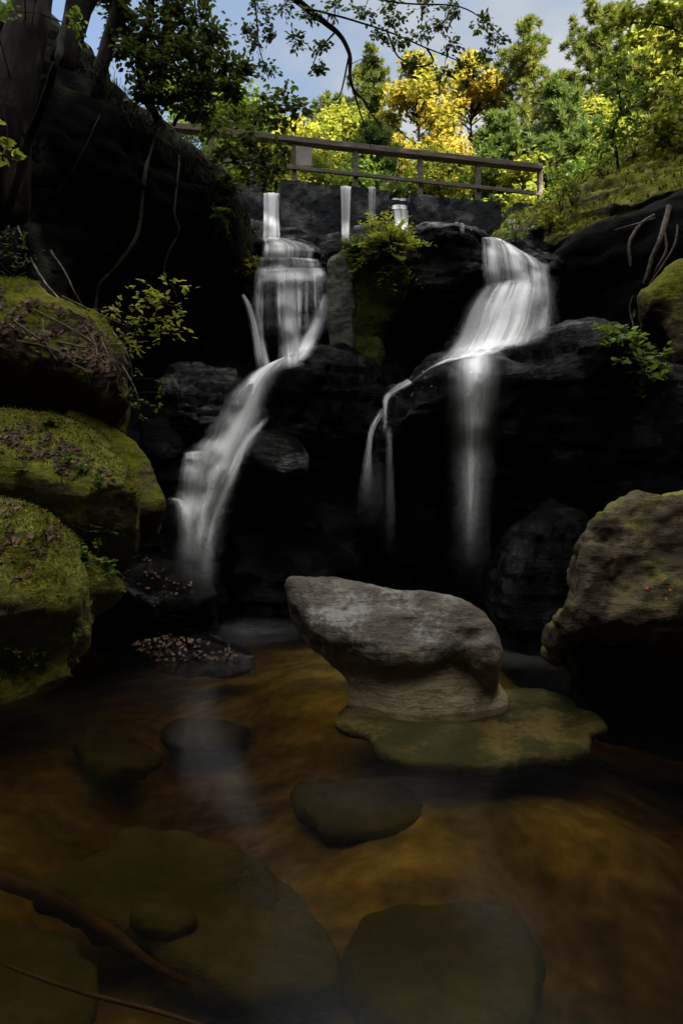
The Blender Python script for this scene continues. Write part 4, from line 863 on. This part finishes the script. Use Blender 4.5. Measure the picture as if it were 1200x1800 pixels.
fern('bushy green fern clump on top of the grey pillar', on_rock(680, 450, .02), 80, .78, lean=(-.05, -.35, .55), spread=1.0, leaf=.12, seed=2, mat='leaf_lime')
fern('smaller fern at the left corner of the pillar top', on_rock(628, 445, .02), 26, .36, lean=(-.2, -.4, .5), spread=.9, leaf=.09, seed=3)
fern('fern hanging at the edge of the cliff beside the left fall', on_rock(428, 470, .05, 12), 34, .48, lean=(.25, -.5, .1), spread=.8, leaf=.09, seed=4, mat='leaf_lime')
fern('little dark fern on the wall under the pillar fern', on_rock(700, 495, .03), 9, .28, seed=5, mat='leaf_dark', leaf=.08)
fern('tiny fern alone on the dark rock above the ledge', on_rock(700, 598, .05), 8, .3, seed=6, leaf=.08)
for k, (x, y, L_, lb) in enumerate([(20, 1140, .16, 'small fern frond on the undercut mossy foot rock'), (15, 1165, .22, 'drooping fern near the left edge above the water'), (62, 1150, .14, 'dim fern tuft under the mossy overhang'),
                                    (135, 1100, .16, 'fern sprig hanging below the bright mossy lump'), (125, 1160, .12, 'tiny sprig on the mossy foot rock at the water edge')]):
    fern(lb, on_rock(x, y, .02), 8, L_, seed=10+k, leaf=.035, lean=(.3, -.6, .1))
for k, (x, y, L_, lb) in enumerate([(155, 960, .30, 'fern in the gap behind the near left boulder'), (175, 940, .28, 'fern on the small brown topped boulder'), (150, 985, .22, 'low fern above the bright mossy lump'), (185, 1000, .16, 'small bright fern at the tip of the mossy lump')]):
    fern(lb, on_rock(x, y, .02), 14, L_, seed=20+k, leaf=.06, lean=(.15, -.4, .5), mat='leaf_green')
for k, (x, y, lb) in enumerate([(120, 815, 'green seedlings in the middle of the long mossy boulder'), (145, 830, 'seedlings low on the long mossy boulder'), (235, 870, 'bright seedling at the tip of the long mossy boulder'), (40, 830, 'dim seedlings at the left end of the long mossy boulder'), (175, 850, 'sparse seedlings under the slanting slab'), (95, 745, 'dark sprig above the long mossy boulder')]):
    fern(lb, on_rock(x, y, .01), 12, .12, seed=30+k, leaf=.05, lean=(0, -.4, .7), mat='leaf_green', cat='seedlings', name='seedling', pairs=4)

b = on_rock(1085, 590, .0)
shrub('bright green leafy plant spilling over the broad black ledge', b, [[b, on_rock(x, y, .10)] for x, y in ((1068, 578), (1075, 620), (1100, 600), (1120, 640), (1135, 655), (1150, 625), (1175, 650), (1195, 655), (1140, 690), (1090, 640), (1110, 615), (1075, 595), (1160, 660))], .095, 30, 'leaf_green', name='plant', cat='plant', rad=.13, seed=4, up=1., stem_r=.006)
b = on_rock(205, 600, .0)
br = [[b, P(235, 560, 7.1), P(270, 520, 7.0), P(300, 500, 6.9), P(312, 525, 6.9)], [b, P(225, 565, 7.1), P(245, 535, 7.0), P(265, 510, 6.9)], [b, P(240, 575, 7.0), P(280, 565, 6.9), P(310, 560, 6.9)], [b, P(215, 560, 7.1), P(195, 545, 7.0), P(150, 545, 7.0)],
      [b, P(260, 545, 7.0), P(290, 535, 6.9), P(318, 545, 6.8)], [b, P(225, 590, 7.1), P(240, 612, 7.), P(250, 622, 7.)], [b, P(230, 600, 7.1), P(270, 585, 7.0), P(300, 580, 6.9)]]
shrub('thin branch with sprays of lit green leaves reaching over the crevice', b, br, .062, 56, 'leaf_lime', name='shrub_branch', cat='branch', rad=.13, seed=6, up=1.6, droop=.05, stem_r=.008)
b = on_rock(225, 700, .0)
br = [[b, P(238, 720, 7.2), P(250, 740, 7.2)], [b, P(250, 705, 7.2), P(275, 715, 7.1), P(300, 725, 7.1)], [b, P(250, 690, 7.2), P(290, 690, 7.1)], [b, P(235, 680, 7.2), P(245, 665, 7.2), P(285, 668, 7.2)]]
shrub('sparse lower branch with small green leaves hanging below the littered boulder', b, br, .05, 21, 'leaf_green', name='shrub_branch', cat='branch', rad=.1, seed=7, up=1.2, stem_r=.006)
b = P(5, 190, 6.0)
shrub('dangling bright leaves at the upper left edge of the picture', b, [[b, P(8, 200, 6), P(14, 240, 6), P(8, 290, 6)], [b, P(-10, 230, 6), P(20, 280, 5.9)]], .09, 26, 'leaf_lime', name='shrub_branch', cat='branch', rad=.09, seed=8, stem_r=.005)
b = P(-20, 400, 7.0)
shrub('dark evergreen twigs at the left edge under the vine', b, [[b, P(20, 415, 7), P(40, 440, 7)], [b, P(10, 440, 7), P(50, 475, 7)], [b, P(0, 460, 7), P(30, 490, 7)]], .07, 40, 'leaf_dark', name='shrub_branch', cat='branch', rad=.16, seed=9, aspect=.25, stem_r=.005)
# plants on the mossy slope and rim at right
for k, (x, y, hh, lb, mat) in enumerate([(985, 385, .9, 'thin stemmed leafy shrub where the railing ends', 'leaf_lime'), (1005, 362, .6, 'light green shrub on the mossy slope beside the railing', 'leaf_green'), (965, 415, .4, 'small plant at the foot of the mossy shoulder', 'leaf_lime'),
                                         (905, 425, .28, 'low green tuft beside the low notch of the dam', 'leaf_green'), (1060, 315, .45, 'leafy shrub high on the mossy slope', 'leaf_green'), (1110, 282, .5, 'dark shrub under the right trees on the slope', 'leaf_dark'), (1150, 262, .6, 'dense green shrub near the right edge of the slope', 'leaf_green'), (1200, 270, .7, 'dark leafy shrub hanging over the slope at the right edge', 'leaf_dark'), (1000, 345, .7, 'airy yellow green shrub behind the railing end', 'leaf_lime')]):
    b = on_rock(x, y, 0, 12.5); rs = np.random.RandomState(40+k)
    shrub(lb, b, [[b, b+Vector((rs.normal()*.15*hh, rs.normal()*.1, hh*.5)), b+Vector((rs.normal()*.5*hh, rs.normal()*.2, hh*(.8+.5*rs.rand())))] for _ in range(5)], .085, 21, mat, rad=.22*hh+.05, seed=40+k, stem_r=.008)

# ------------------------------------------------------------------ fallen leaves
def litter(label, key, polys, n, size, seed, mat='litter', tint=None, sparse=35):
    V, N, Q = ROCKS[key]; rs = np.random.RandomState(seed)
    px = 600+F*V[:, 0]/V[:, 1]; py = 900-F*(V[:, 2]-CAMZ)/V[:, 1]; ok = np.zeros(len(V), bool)
    pts = np.stack([px, py], 1); view = np.einsum('ij,ij->i', N, np.array(E0)-V) > 0
    for poly in polys: ok |= sdpoly(pts, np.array(poly, float)) < 0
    ok &= view & (N[:, 2] > .15); clump = fbm(V*4+seed, 3); ok &= clump > np.percentile(clump[ok], sparse) if ok.any() else ok
    ids = np.nonzero(ok)[0]; ids = rs.choice(ids, n)
    pos = V[ids]+N[ids]*.008; nn = N[ids]
    a = np.cross(nn, rs.normal(size=(n, 3))); a /= np.linalg.norm(a, axis=1)[:, None]; mb = MB(); b = np.cross(nn, a)
    sz = size*(.6+.8*rs.rand(n))[:, None]; lift = nn*(rs.rand(n)*.5)[:, None]*sz
    t = (rs.rand(n) if tint is None else tint(rs, n))
    pr = np.stack([pos-a*sz*.5, pos-a*sz*.1+b*sz*.36+lift, pos+a*sz*.25+b*sz*.22+lift*.6, pos+a*sz*.55+lift*.2, pos+a*sz*.2-b*sz*.26+lift*.8, pos-a*sz*.12-b*sz*.34+lift], 1).reshape(-1, 3)
    k = np.arange(n)[:, None]*6
    mb.add(pr, np.concatenate([k+np.array([[0, 1, 2, 3]]), k+np.array([[0, 3, 4, 5]])]), np.repeat(t, 6))
    return tag(mb.build('leaf_litter', M[mat]), label, 'leaf litter', None, 'stuff')
brown = lambda rs, n: np.clip(rs.rand(n)*.85, 0, 1)
orange = lambda rs, n: np.clip(.05+.93*rs.rand(n), 0, 1)
litter('brown fallen leaves on the near left boulder', 'L1', [[(-10, 880), (60, 890), (110, 930), (100, 965), (60, 1010), (0, 1040)]], 150, .055, 1, tint=brown)
litter('brown fallen leaves in a band across the long mossy boulder', 'L3', [[(-10, 740), (60, 745), (140, 790), (190, 830), (210, 860), (150, 850), (60, 810), (0, 800)]], 260, .055, 2, tint=brown)
litter('thick brown leaf litter on the boulder under the dead twigs', 'L4', [[(-10, 500), (100, 540), (190, 590), (225, 640), (200, 700), (100, 660), (0, 630)]], 420, .06, 3, tint=brown)
litter('red and brown wet leaves on the black wet boulder', 'L7', [[(190, 985), (260, 980), (330, 1010), (370, 1050), (260, 1060), (200, 1030)]], 45, .045, 4, tint=orange, sparse=5)
litter('orange and brown leaves lying on the low flat rock', 'L8', [[(235, 1128), (300, 1118), (400, 1130), (420, 1160), (300, 1165), (235, 1150)]], 130, .040, 5, tint=orange, sparse=8)
litter('a few dry specks of leaf on the large brown boulder', 'R1', [[(1040, 900), (1200, 880), (1200, 1080), (1060, 1000)]], 22, .03, 6)
litter('few dead leaves on the wet ledge above the right fall', 'C1', [[(690, 650), (760, 640), (780, 690), (700, 700)]], 10, .05, 7, tint=orange)

def moss(label, key, n, size, seed, thr=.35):
    V, N, Q = ROCKS[key]; rs = np.random.RandomState(seed); g = fbm(V*2.2+seed, 4)
    ok = np.nonzero((N[:, 2]+g*.9 > thr) & (np.einsum('ij,ij->i', N, np.array(E0)-V) > -.1))[0]; ids = rs.choice(ok, n); m = MB()
    leaves(m, V[ids]+rs.normal(size=(n, 3))*.008, size, rs, up=.3, aspect=.35, dirs=N[ids]*1.0+[0, 0, .3], tint=np.clip(.35+g[ids]*.7+.4*rs.rand(n), 0, 1))
    return tag(m.build('moss', M['moss']), label, 'moss', None, 'stuff')
M['moss'] = leafmat('moss_fuzz', [(0, (.025, .032, .004)), (.5, (.10, .105, .010)), (1, (.23, .21, .02))], trans=.3, rough=.8)
moss('short moss fuzz on the near left boulder', 'L1', 9000, .022, 1); moss('moss fuzz on the small lump', 'L2', 2500, .02, 2); moss('moss fuzz on the long boulder', 'L3', 9000, .024, 3)
moss('moss fuzz on the undercut foot rock', 'L1b', 3500, .022, 4, .1); moss('moss patches on the leaf littered boulder', 'L4', 2500, .024, 5, .75); moss('thick moss on the sandstone shoulder', 'slope', 7000, .06, 6, .45)

# ------------------------------------------------------------------ trees
def needles(mb, pos, axis, n, length, width, rs):
    """a tuft of thin needles around each position"""
    m = len(pos); p = np.repeat(pos, n, 0); a = np.repeat(axis, n, 0)*.7+rs.normal(size=(m*n, 3))*.62; a /= np.linalg.norm(a, axis=1)[:, None]
    b = np.cross(a, rs.normal(size=(m*n, 3))); b /= np.linalg.norm(b, axis=1)[:, None]
    L_ = length*(.6+.6*rs.rand(m*n))[:, None]; wd = width*.5
    V = np.stack([p, p+a*L_*.5+b*wd, p+a*L_, p+a*L_*.5-b*wd], 1).reshape(-1, 3); k = np.arange(m*n)[:, None]*4
    mb.add(V, k+np.array([[0, 1, 2, 3]]), np.repeat(np.clip(np.repeat(rs.rand(m), n)*.7+rs.rand(m*n)*.3, 0, 1), 4))
def pine(label, base, H, h0, wide, seed, mat='needle', bark='bark_pale', dens=1., cat='pine tree', group='pines behind the dam', trunk_r=.013, name='pine_tree', droop=.1, tuftn=34):
    e = empty(name, base, label, cat, group); e['_base'] = tuple(base); rs = np.random.RandomState(seed); tr = MB(); cr = MB(); B = np.array(base)
    zz = np.linspace(0, H, 9); path = np.stack([.02*H*np.sin(zz*.5+seed), .015*H*np.cos(zz*.6), zz], 1)*[1, 1, 1]; path[0, :2] = 0
    tr.tube(B+path, [H*trunk_r, H*trunk_r*.6, .01], 9, .01)
    z = h0*H
    tp, ta = [], []
    while z < H*.985:
        f = (z/H-h0)/(1-h0); blen = wide*(1-f)**.75*(.55+.45*min(1, f*4+.3))+.12
        for q in range(rs.randint(3, 6)):
            th = rs.rand()*6.28; Lb = blen*(.45+.75*rs.rand()); dr = np.array([math.cos(th), math.sin(th), .12+.45*f-droop*rs.rand()])
            o = B+np.array([np.interp(z, zz, path[:, 0]), np.interp(z, zz, path[:, 1]), z+rs.normal()*.08])
            t = np.linspace(0, 1, 5)[:, None]; p = o+dr*Lb*t+np.array([0, 0, .18*Lb])*t*t; tr.tube(p, [.006*H*.35*(1-f)+.012, .006], 4)
            for s_ in np.arange(.35, 1.01, .16*.9/max(Lb, .5)/dens):
                c = o+dr*Lb*s_+np.array([0, 0, .18*Lb])*s_*s_; side = rs.normal(size=3)*[1, 1, .35]; side /= np.linalg.norm(side)
                for g in range(3):
                    tp.append(c+side*rs.rand()*.34*(1.2-s_*.5)); ta.append(dr*.6+side*.5+np.array([0, 0, .5]))
        z += H*.028*(.7+.6*rs.rand())
    needles(cr, np.array(tp), np.array(ta), tuftn, .24, .03, rs)
    tr.build('trunk', M[bark], e); cr.build('crown', M[mat], e); return e
def broadleaf(label, base, H, h0, wide, seed, mat, nclump=46, per=120, leaf=.17, bark='bark', cat='tree', group='leafy trees behind the dam', name='tree', trunk_r=.012, lean=(0, 0), clump=.5, tint=None):
    e = empty(name, base, label, cat, group); e['_base'] = tuple(base); rs = np.random.RandomState(seed); tr = MB(); cr = MB(); B = np.array(base)
    zz = np.linspace(0, H*.92, 8); path = np.stack([lean[0]*zz/H+.015*H*np.sin(zz*.7+seed), lean[1]*zz/H+.015*H*np.cos(zz*.5+seed), zz], 1); path[0, :2] = 0
    tr.tube(B+path, [H*trunk_r, H*trunk_r*.55, .015], 8, .015)
    for k in range(nclump):
        f = rs.rand()**.8; zc = H*(h0+(1-h0)*f); rr = wide*math.sin(min(math.pi*(.18+.80*f), 3.0))*(.25+.8*rs.rand()**.6); th = rs.rand()*6.28
        c = B+np.array([np.interp(zc, zz, path[:, 0])+rr*math.cos(th), np.interp(zc, zz, path[:, 1])+rr*math.sin(th), zc+rs.normal()*.15])
        z0 = max(zc-rr*.7-.3, .15*H); o = B+np.array([np.interp(z0, zz, path[:, 0]), np.interp(z0, zz, path[:, 1]), z0])
        tr.tube([o, (o+c)/2+[0, 0, -.06*rr], c], [.004*H*.5+.01, .008], 4)
        r3 = rs.normal(size=(per, 3)); r3 /= np.linalg.norm(r3, axis=1)[:, None]; r3 *= (rs.rand(per)**.45)[:, None]*clump*(.6+.7*rs.rand())*[1.25, 1.25, .6]
        tn = None if tint is None else np.clip(tint(rs)+rs.rand(per)*.45-.1, 0, 1)
        leaves(cr, c+r3, leaf, rs, up=.7, droop=.25, aspect=.6, tint=tn)
    tr.build('trunk', M[bark], e); cr.build('crown', M[mat], e); return e
def base_at(px, Y):
    x = (px-600)/F*Y; return Vector((x, Y, gz1(x, Y)-.1))
def top_h(b, py): return CAMZ-(py-900)/F*b.y-b.z

for k, (px, py, Y, h0, wide, mat, bark, lb) in enumerate([
        (930, 42, 24, .22, 2.7, 'needle', 'bark_pale', 'tallest full pine standing against the sky right of the golden tree'),
        (655, 95, 27, .25, 2.4, 'needle', 'bark_pale', 'yellowish pine left of the golden tree'),
        (988, 165, 19.5, .30, 1.6, 'needle_dark', 'bark', 'dark green spreading pine above the right end of the railing'),
        (1055, 5, 25, .5, 2.6, 'needle', 'bark_pale', 'tall bare trunked pine with orange bark at the right'),
        (560, 165, 28, .2, 2.3, 'needle', 'bark_pale', 'pine behind the middle of the railing under the overhanging branch'),
        (655, 235, 18.5, .12, 1.3, 'needle_dark', 'bark', 'low dark green pine just behind the railing posts'),
        (385, 150, 23, .2, 1.9, 'needle_dark', 'bark', 'pale blue green pine behind the left end of the railing'),
        (1158, 10, 27, .3, 2.4, 'needle', 'bark_pale', 'tall thin yellow pine near the right edge'),
        (880, 215, 20, .15, 1.5, 'needle_dark', 'bark', 'dark pine filling the gap left of the spreading pine'),
        (480, 190, 26, .2, 2.2, 'needle', 'bark', 'pine half hidden behind the left railing leaves'),
        (1105, 120, 22, .15, 2.1, 'needle', 'bark_pale', 'bushy pine behind the right sapling'),
        (760, 180, 31, .2, 2.0, 'needle_dark', 'bark', 'shadowed pine seen through gaps in the golden tree')]):
    b = base_at(px, Y); pine(lb, b, top_h(b, py), h0, wide, 100+k, mat, bark)
gold = lambda rs: rs.rand()*.75
for k, (px, py, Y, h0, wide, mat, nc, lb) in enumerate([
        (735, 118, 23, .18, 2.0, 'leaf_gold', 80, 'large golden yellow tree in the middle of the far bank'),
        (832, 108, 25, .25, 1.9, 'leaf_gold', 70, 'orange gold tree beside the tallest pine'),
        (610, 175, 24, .2, 1.6, 'leaf_lime', 54, 'yellow green tree left of the low dark pine'),
        (520, 215, 22, .2, 1.6, 'leaf_lime', 54, 'yellow green tree behind the blank board'),
        (1130, 55, 24, .2, 2.2, 'leaf_lime', 80, 'sunlit yellow green tree at the upper right'),
        (1200, 20, 22, .2, 2.2, 'leaf_lime', 80, 'bright tree cut by the right edge of the picture'),
        (420, 175, 21, .2, 1.6, 'leaf_green', 50, 'green tree behind the leaves over the left railing'),
        (1040, 190, 21, .1, 1.5, 'leaf_lime', 50, 'short yellow green tree under the bare trunked pine'),
        (330, 110, 26, .2, 2.4, 'leaf_green', 70, 'pale green tree beyond the left cliff rim')]):
    b = base_at(px, Y); broadleaf(lb, b, top_h(b, py), h0, wide, 200+k, mat, nclump=nc, tint=gold)
for k, (px, py, Y, mat, lb) in enumerate([(460, 255, 18, 'leaf_lime', 'undergrowth bush behind the left railing posts'), (560, 268, 18, 'leaf_lime', 'yellow bush seen between the board and the next post'), (700, 262, 19, 'leaf_gold', 'golden bush low behind the railing'),
                                          (775, 268, 18, 'leaf_lime', 'bright bush behind the railing right of the golden bush'), (850, 285, 18.5, 'leaf_green', 'green bush behind the last railing bay'), (920, 285, 18, 'leaf_lime', 'sunlit bush behind the end post'), (620, 290, 17.5, 'leaf_green', 'low green bush close behind the dam'), (1000, 275, 18, 'leaf_green', 'leafy bush right of the railing end'), (1080, 235, 18.5, 'leaf_lime', 'tall bush under the right trees'), (390, 265, 17.5, 'leaf_green', 'bush beside the cliff rim behind the railing')]):
    b = base_at(px, Y); broadleaf(lb, b, top_h(b, py), .1, 1.0, 300+k, mat, nclump=22, per=110, leaf=.13, cat='bush', name='bush', group='bushes behind the dam', clump=.42, tint=gold)

# dark trees on the left rim
def trunk_tree(label, pts, r, clumps, leaf, per, mat, seed, root=None, name='tree', cat='tree', group=None, limbs=(), bark='bark', lr=.02):
    """a near tree: trunk path, limbs, and leaf clumps (px, py, radius_px, Y) gathered on twigs"""
    base = P(*pts[0]); e = empty(name, base, label, cat, group); e['_base'] = tuple(base); rs = np.random.RandomState(seed); tr = MB(); cr = MB()
    pp = [P(*q) for q in pts]
    if root: pp = [on_rock(*root, -.5), on_rock(*root, .0)]+pp[1:]
    tp = smooth_path(pp); tr.tube(tp, r, 12, .02)
    allp = [tp]
    for lp in limbs:
        q = smooth_path([P(*a) for a in lp]); tr.tube(q, [lr, lr*.35], 6, .006); allp.append(q)
    allp = np.concatenate(allp)
    for (x, y, rp, Y) in clumps:
        c = np.array(P(x, y, Y)); rr = rp/F*Y; o = allp[np.argmin(((allp-c)**2).sum(1))]
        tr.tube([o, (o+c)/2+[0, 0, .05], c], [lr*.5, lr*.25], 4)
        for k in range(max(int(per/8), 1)):
            d = rnd_dir(rs, 0); q = c+d*rr*(.3+.75*rs.rand()); tr.tube([c, (c+q)/2+[0, 0, .06*rr], q], [lr*.22, lr*.1], 3)
            t = np.linspace(.35, 1.08, 8)[:, None]; leaves(cr, c+(q-c)*t+rs.normal(size=(8, 3))*leaf*.5, leaf, rs, up=1., droop=.2, aspect=.55, dirs=np.repeat([d], 8, 0))
    tr.build('trunk', M[bark], e)
    if clumps: cr.build('crown', M[mat], e)
    return e
ty = on_rock(10, 300).y
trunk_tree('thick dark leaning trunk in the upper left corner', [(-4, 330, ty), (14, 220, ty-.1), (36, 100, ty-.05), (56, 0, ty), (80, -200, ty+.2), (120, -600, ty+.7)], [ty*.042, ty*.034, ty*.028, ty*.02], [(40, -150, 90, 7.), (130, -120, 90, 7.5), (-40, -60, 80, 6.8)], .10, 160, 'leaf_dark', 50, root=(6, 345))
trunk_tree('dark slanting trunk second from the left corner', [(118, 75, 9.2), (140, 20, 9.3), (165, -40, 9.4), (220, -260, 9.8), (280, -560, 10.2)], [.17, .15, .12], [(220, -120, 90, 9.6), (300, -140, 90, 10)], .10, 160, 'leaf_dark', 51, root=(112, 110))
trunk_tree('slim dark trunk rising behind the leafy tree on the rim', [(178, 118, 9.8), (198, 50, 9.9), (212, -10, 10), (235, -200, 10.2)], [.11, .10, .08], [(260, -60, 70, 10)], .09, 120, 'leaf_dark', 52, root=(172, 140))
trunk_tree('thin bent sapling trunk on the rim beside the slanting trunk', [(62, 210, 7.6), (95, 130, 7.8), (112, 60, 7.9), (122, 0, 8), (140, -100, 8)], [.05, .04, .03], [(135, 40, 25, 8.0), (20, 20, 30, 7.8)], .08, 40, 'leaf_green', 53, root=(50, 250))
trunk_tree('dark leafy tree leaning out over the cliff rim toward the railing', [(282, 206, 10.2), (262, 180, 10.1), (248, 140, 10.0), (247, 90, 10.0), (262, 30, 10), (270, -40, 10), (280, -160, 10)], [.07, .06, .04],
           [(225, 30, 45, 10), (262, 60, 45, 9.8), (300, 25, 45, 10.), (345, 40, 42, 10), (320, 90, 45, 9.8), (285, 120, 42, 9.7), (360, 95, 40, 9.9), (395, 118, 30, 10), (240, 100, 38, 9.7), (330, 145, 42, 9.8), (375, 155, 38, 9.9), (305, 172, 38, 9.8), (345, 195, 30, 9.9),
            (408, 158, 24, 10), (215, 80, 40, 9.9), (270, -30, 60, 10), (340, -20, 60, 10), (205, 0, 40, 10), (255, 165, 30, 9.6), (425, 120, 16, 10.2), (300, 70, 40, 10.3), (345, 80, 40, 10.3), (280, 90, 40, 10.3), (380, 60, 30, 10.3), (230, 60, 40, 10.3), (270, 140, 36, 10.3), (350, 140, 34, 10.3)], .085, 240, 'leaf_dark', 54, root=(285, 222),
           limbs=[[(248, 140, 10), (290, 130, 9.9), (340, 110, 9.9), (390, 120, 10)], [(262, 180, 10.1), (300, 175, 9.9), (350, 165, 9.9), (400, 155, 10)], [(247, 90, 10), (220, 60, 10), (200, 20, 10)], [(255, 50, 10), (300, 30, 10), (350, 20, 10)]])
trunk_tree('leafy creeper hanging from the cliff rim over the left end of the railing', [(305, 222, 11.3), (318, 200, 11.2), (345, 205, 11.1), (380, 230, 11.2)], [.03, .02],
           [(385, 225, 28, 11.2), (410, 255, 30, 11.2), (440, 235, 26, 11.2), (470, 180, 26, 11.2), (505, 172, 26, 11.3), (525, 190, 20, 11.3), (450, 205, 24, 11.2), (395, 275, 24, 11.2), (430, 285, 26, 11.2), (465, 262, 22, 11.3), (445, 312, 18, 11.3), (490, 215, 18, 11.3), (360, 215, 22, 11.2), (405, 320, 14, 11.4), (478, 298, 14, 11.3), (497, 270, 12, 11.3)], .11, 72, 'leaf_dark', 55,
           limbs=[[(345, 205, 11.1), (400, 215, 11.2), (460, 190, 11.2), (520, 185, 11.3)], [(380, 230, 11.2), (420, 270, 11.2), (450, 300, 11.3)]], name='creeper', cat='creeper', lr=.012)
fern('leafy fringe on the edge of the cliff beside the dam', on_rock(395, 345, .03, 12), 26, .42, lean=(.3, -.4, .2), seed=60, leaf=.11, mat='leaf_dark')
fern('small plants on the lower cliff edge left of the spout', on_rock(385, 380, .03, 12), 22, .36, lean=(.3, -.4, .0), seed=61, leaf=.10, mat='leaf_green')

# overhanging branch at the top
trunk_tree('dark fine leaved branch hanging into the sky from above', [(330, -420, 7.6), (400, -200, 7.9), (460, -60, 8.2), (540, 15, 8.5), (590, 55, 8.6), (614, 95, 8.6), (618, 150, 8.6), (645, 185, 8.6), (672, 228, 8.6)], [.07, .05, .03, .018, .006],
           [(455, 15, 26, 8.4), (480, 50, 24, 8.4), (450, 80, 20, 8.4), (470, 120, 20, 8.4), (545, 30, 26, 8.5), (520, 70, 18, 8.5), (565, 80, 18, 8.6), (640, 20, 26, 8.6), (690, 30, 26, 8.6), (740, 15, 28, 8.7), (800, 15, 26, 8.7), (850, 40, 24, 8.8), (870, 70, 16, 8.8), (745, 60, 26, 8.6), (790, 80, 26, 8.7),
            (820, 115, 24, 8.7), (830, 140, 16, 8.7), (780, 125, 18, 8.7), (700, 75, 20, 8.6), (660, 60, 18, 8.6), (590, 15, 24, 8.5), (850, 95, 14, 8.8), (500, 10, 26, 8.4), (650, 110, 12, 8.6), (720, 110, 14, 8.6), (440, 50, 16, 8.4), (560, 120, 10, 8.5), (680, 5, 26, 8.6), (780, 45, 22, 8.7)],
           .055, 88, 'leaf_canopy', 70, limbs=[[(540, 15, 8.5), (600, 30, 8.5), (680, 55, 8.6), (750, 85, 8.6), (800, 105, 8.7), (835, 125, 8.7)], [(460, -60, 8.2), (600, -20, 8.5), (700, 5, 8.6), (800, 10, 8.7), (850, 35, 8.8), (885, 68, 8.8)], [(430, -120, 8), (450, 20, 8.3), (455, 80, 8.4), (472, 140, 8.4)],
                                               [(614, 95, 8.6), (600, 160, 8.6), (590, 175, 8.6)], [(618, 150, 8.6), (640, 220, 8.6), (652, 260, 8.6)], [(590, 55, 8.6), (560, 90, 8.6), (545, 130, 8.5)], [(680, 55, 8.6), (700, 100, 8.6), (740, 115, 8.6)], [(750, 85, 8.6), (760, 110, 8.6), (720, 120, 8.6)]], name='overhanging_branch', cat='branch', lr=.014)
trunk_tree('slender sapling with green leaves on the right slope', [(1090, 325, 12.6), (1082, 270, 12.6), (1078, 230, 12.6), (1090, 190, 12.5), (1082, 140, 12.5), (1085, 100, 12.5)], [.03, .02, .008], [(1085, 110, 24, 12.5), (1072, 150, 26, 12.5), (1100, 160, 24, 12.4), (1092, 200, 26, 12.5), (1065, 220, 24, 12.5), (1105, 235, 24, 12.5), (1062, 255, 20, 12.5)], .12, 56, 'leaf_green', 71, lr=.012)
trunk_tree('near tree with dark green leaves filling the upper right corner', [(1230, 330, 12.6), (1215, 200, 12.4), (1225, 80, 12.3), (1250, -100, 12.2), (1260, -300, 12.2)], [.16, .12, .08],
           [(1185, 20, 34, 12), (1150, 20, 28, 12), (1110, 15, 30, 12.1), (1180, 75, 26, 12), (1190, 170, 34, 12), (1165, 215, 30, 12), (1190, 235, 34, 12), (1155, 250, 24, 12.2), (1185, 280, 26, 12.1), (1075, 45, 26, 12.1), (1240, -40, 60, 12), (1190, -60, 60, 12)], .12, 120, 'leaf_lime', 72,
           limbs=[[(1225, 80, 12.3), (1180, 50, 12), (1120, 40, 12.1), (1060, 48, 12.1)], [(1215, 200, 12.4), (1180, 220, 12.1), (1130, 245, 12.2)], [(1220, 270, 12.4), (1190, 275, 12.1), (1170, 262, 12.3)]])

# trees on the right rim outside the picture: they keep the sun off the gorge
proto = None
def copy_tree(o, parent=None):
    c = o.copy(); C.objects.link(c)
    if parent is not None: c.parent = parent
    for ch in o.children: copy_tree(ch, c)
    return c
for k, (x, y) in enumerate([(12.5, 4), (11, -1), (13, -6), (12, -11), (17, -4), (15, -15), (20, -10), (-4, -15), (1, -11.5), (6, -12), (-1, -16), (4, -17), (-7, -15), (8, -15), (11, -19), (16, -20)]):
    b = Vector((x, y, gz1(x, y)-.2))
    if proto is None: proto = o = broadleaf('tall shade tree on the rim', b, 13, .12, 3.4, 400, 'leaf_dark', nclump=90, per=130, leaf=.34, clump=1.0, group='shade trees on the rim')
    else:
        o = copy_tree(proto); o.location = b; o.rotation_euler.z = k*1.7; s_ = .68+.05*(k % 5); o.scale = (s_, s_, s_)
    o['label'] = 'tall shade tree on the rim of the gorge outside the view'
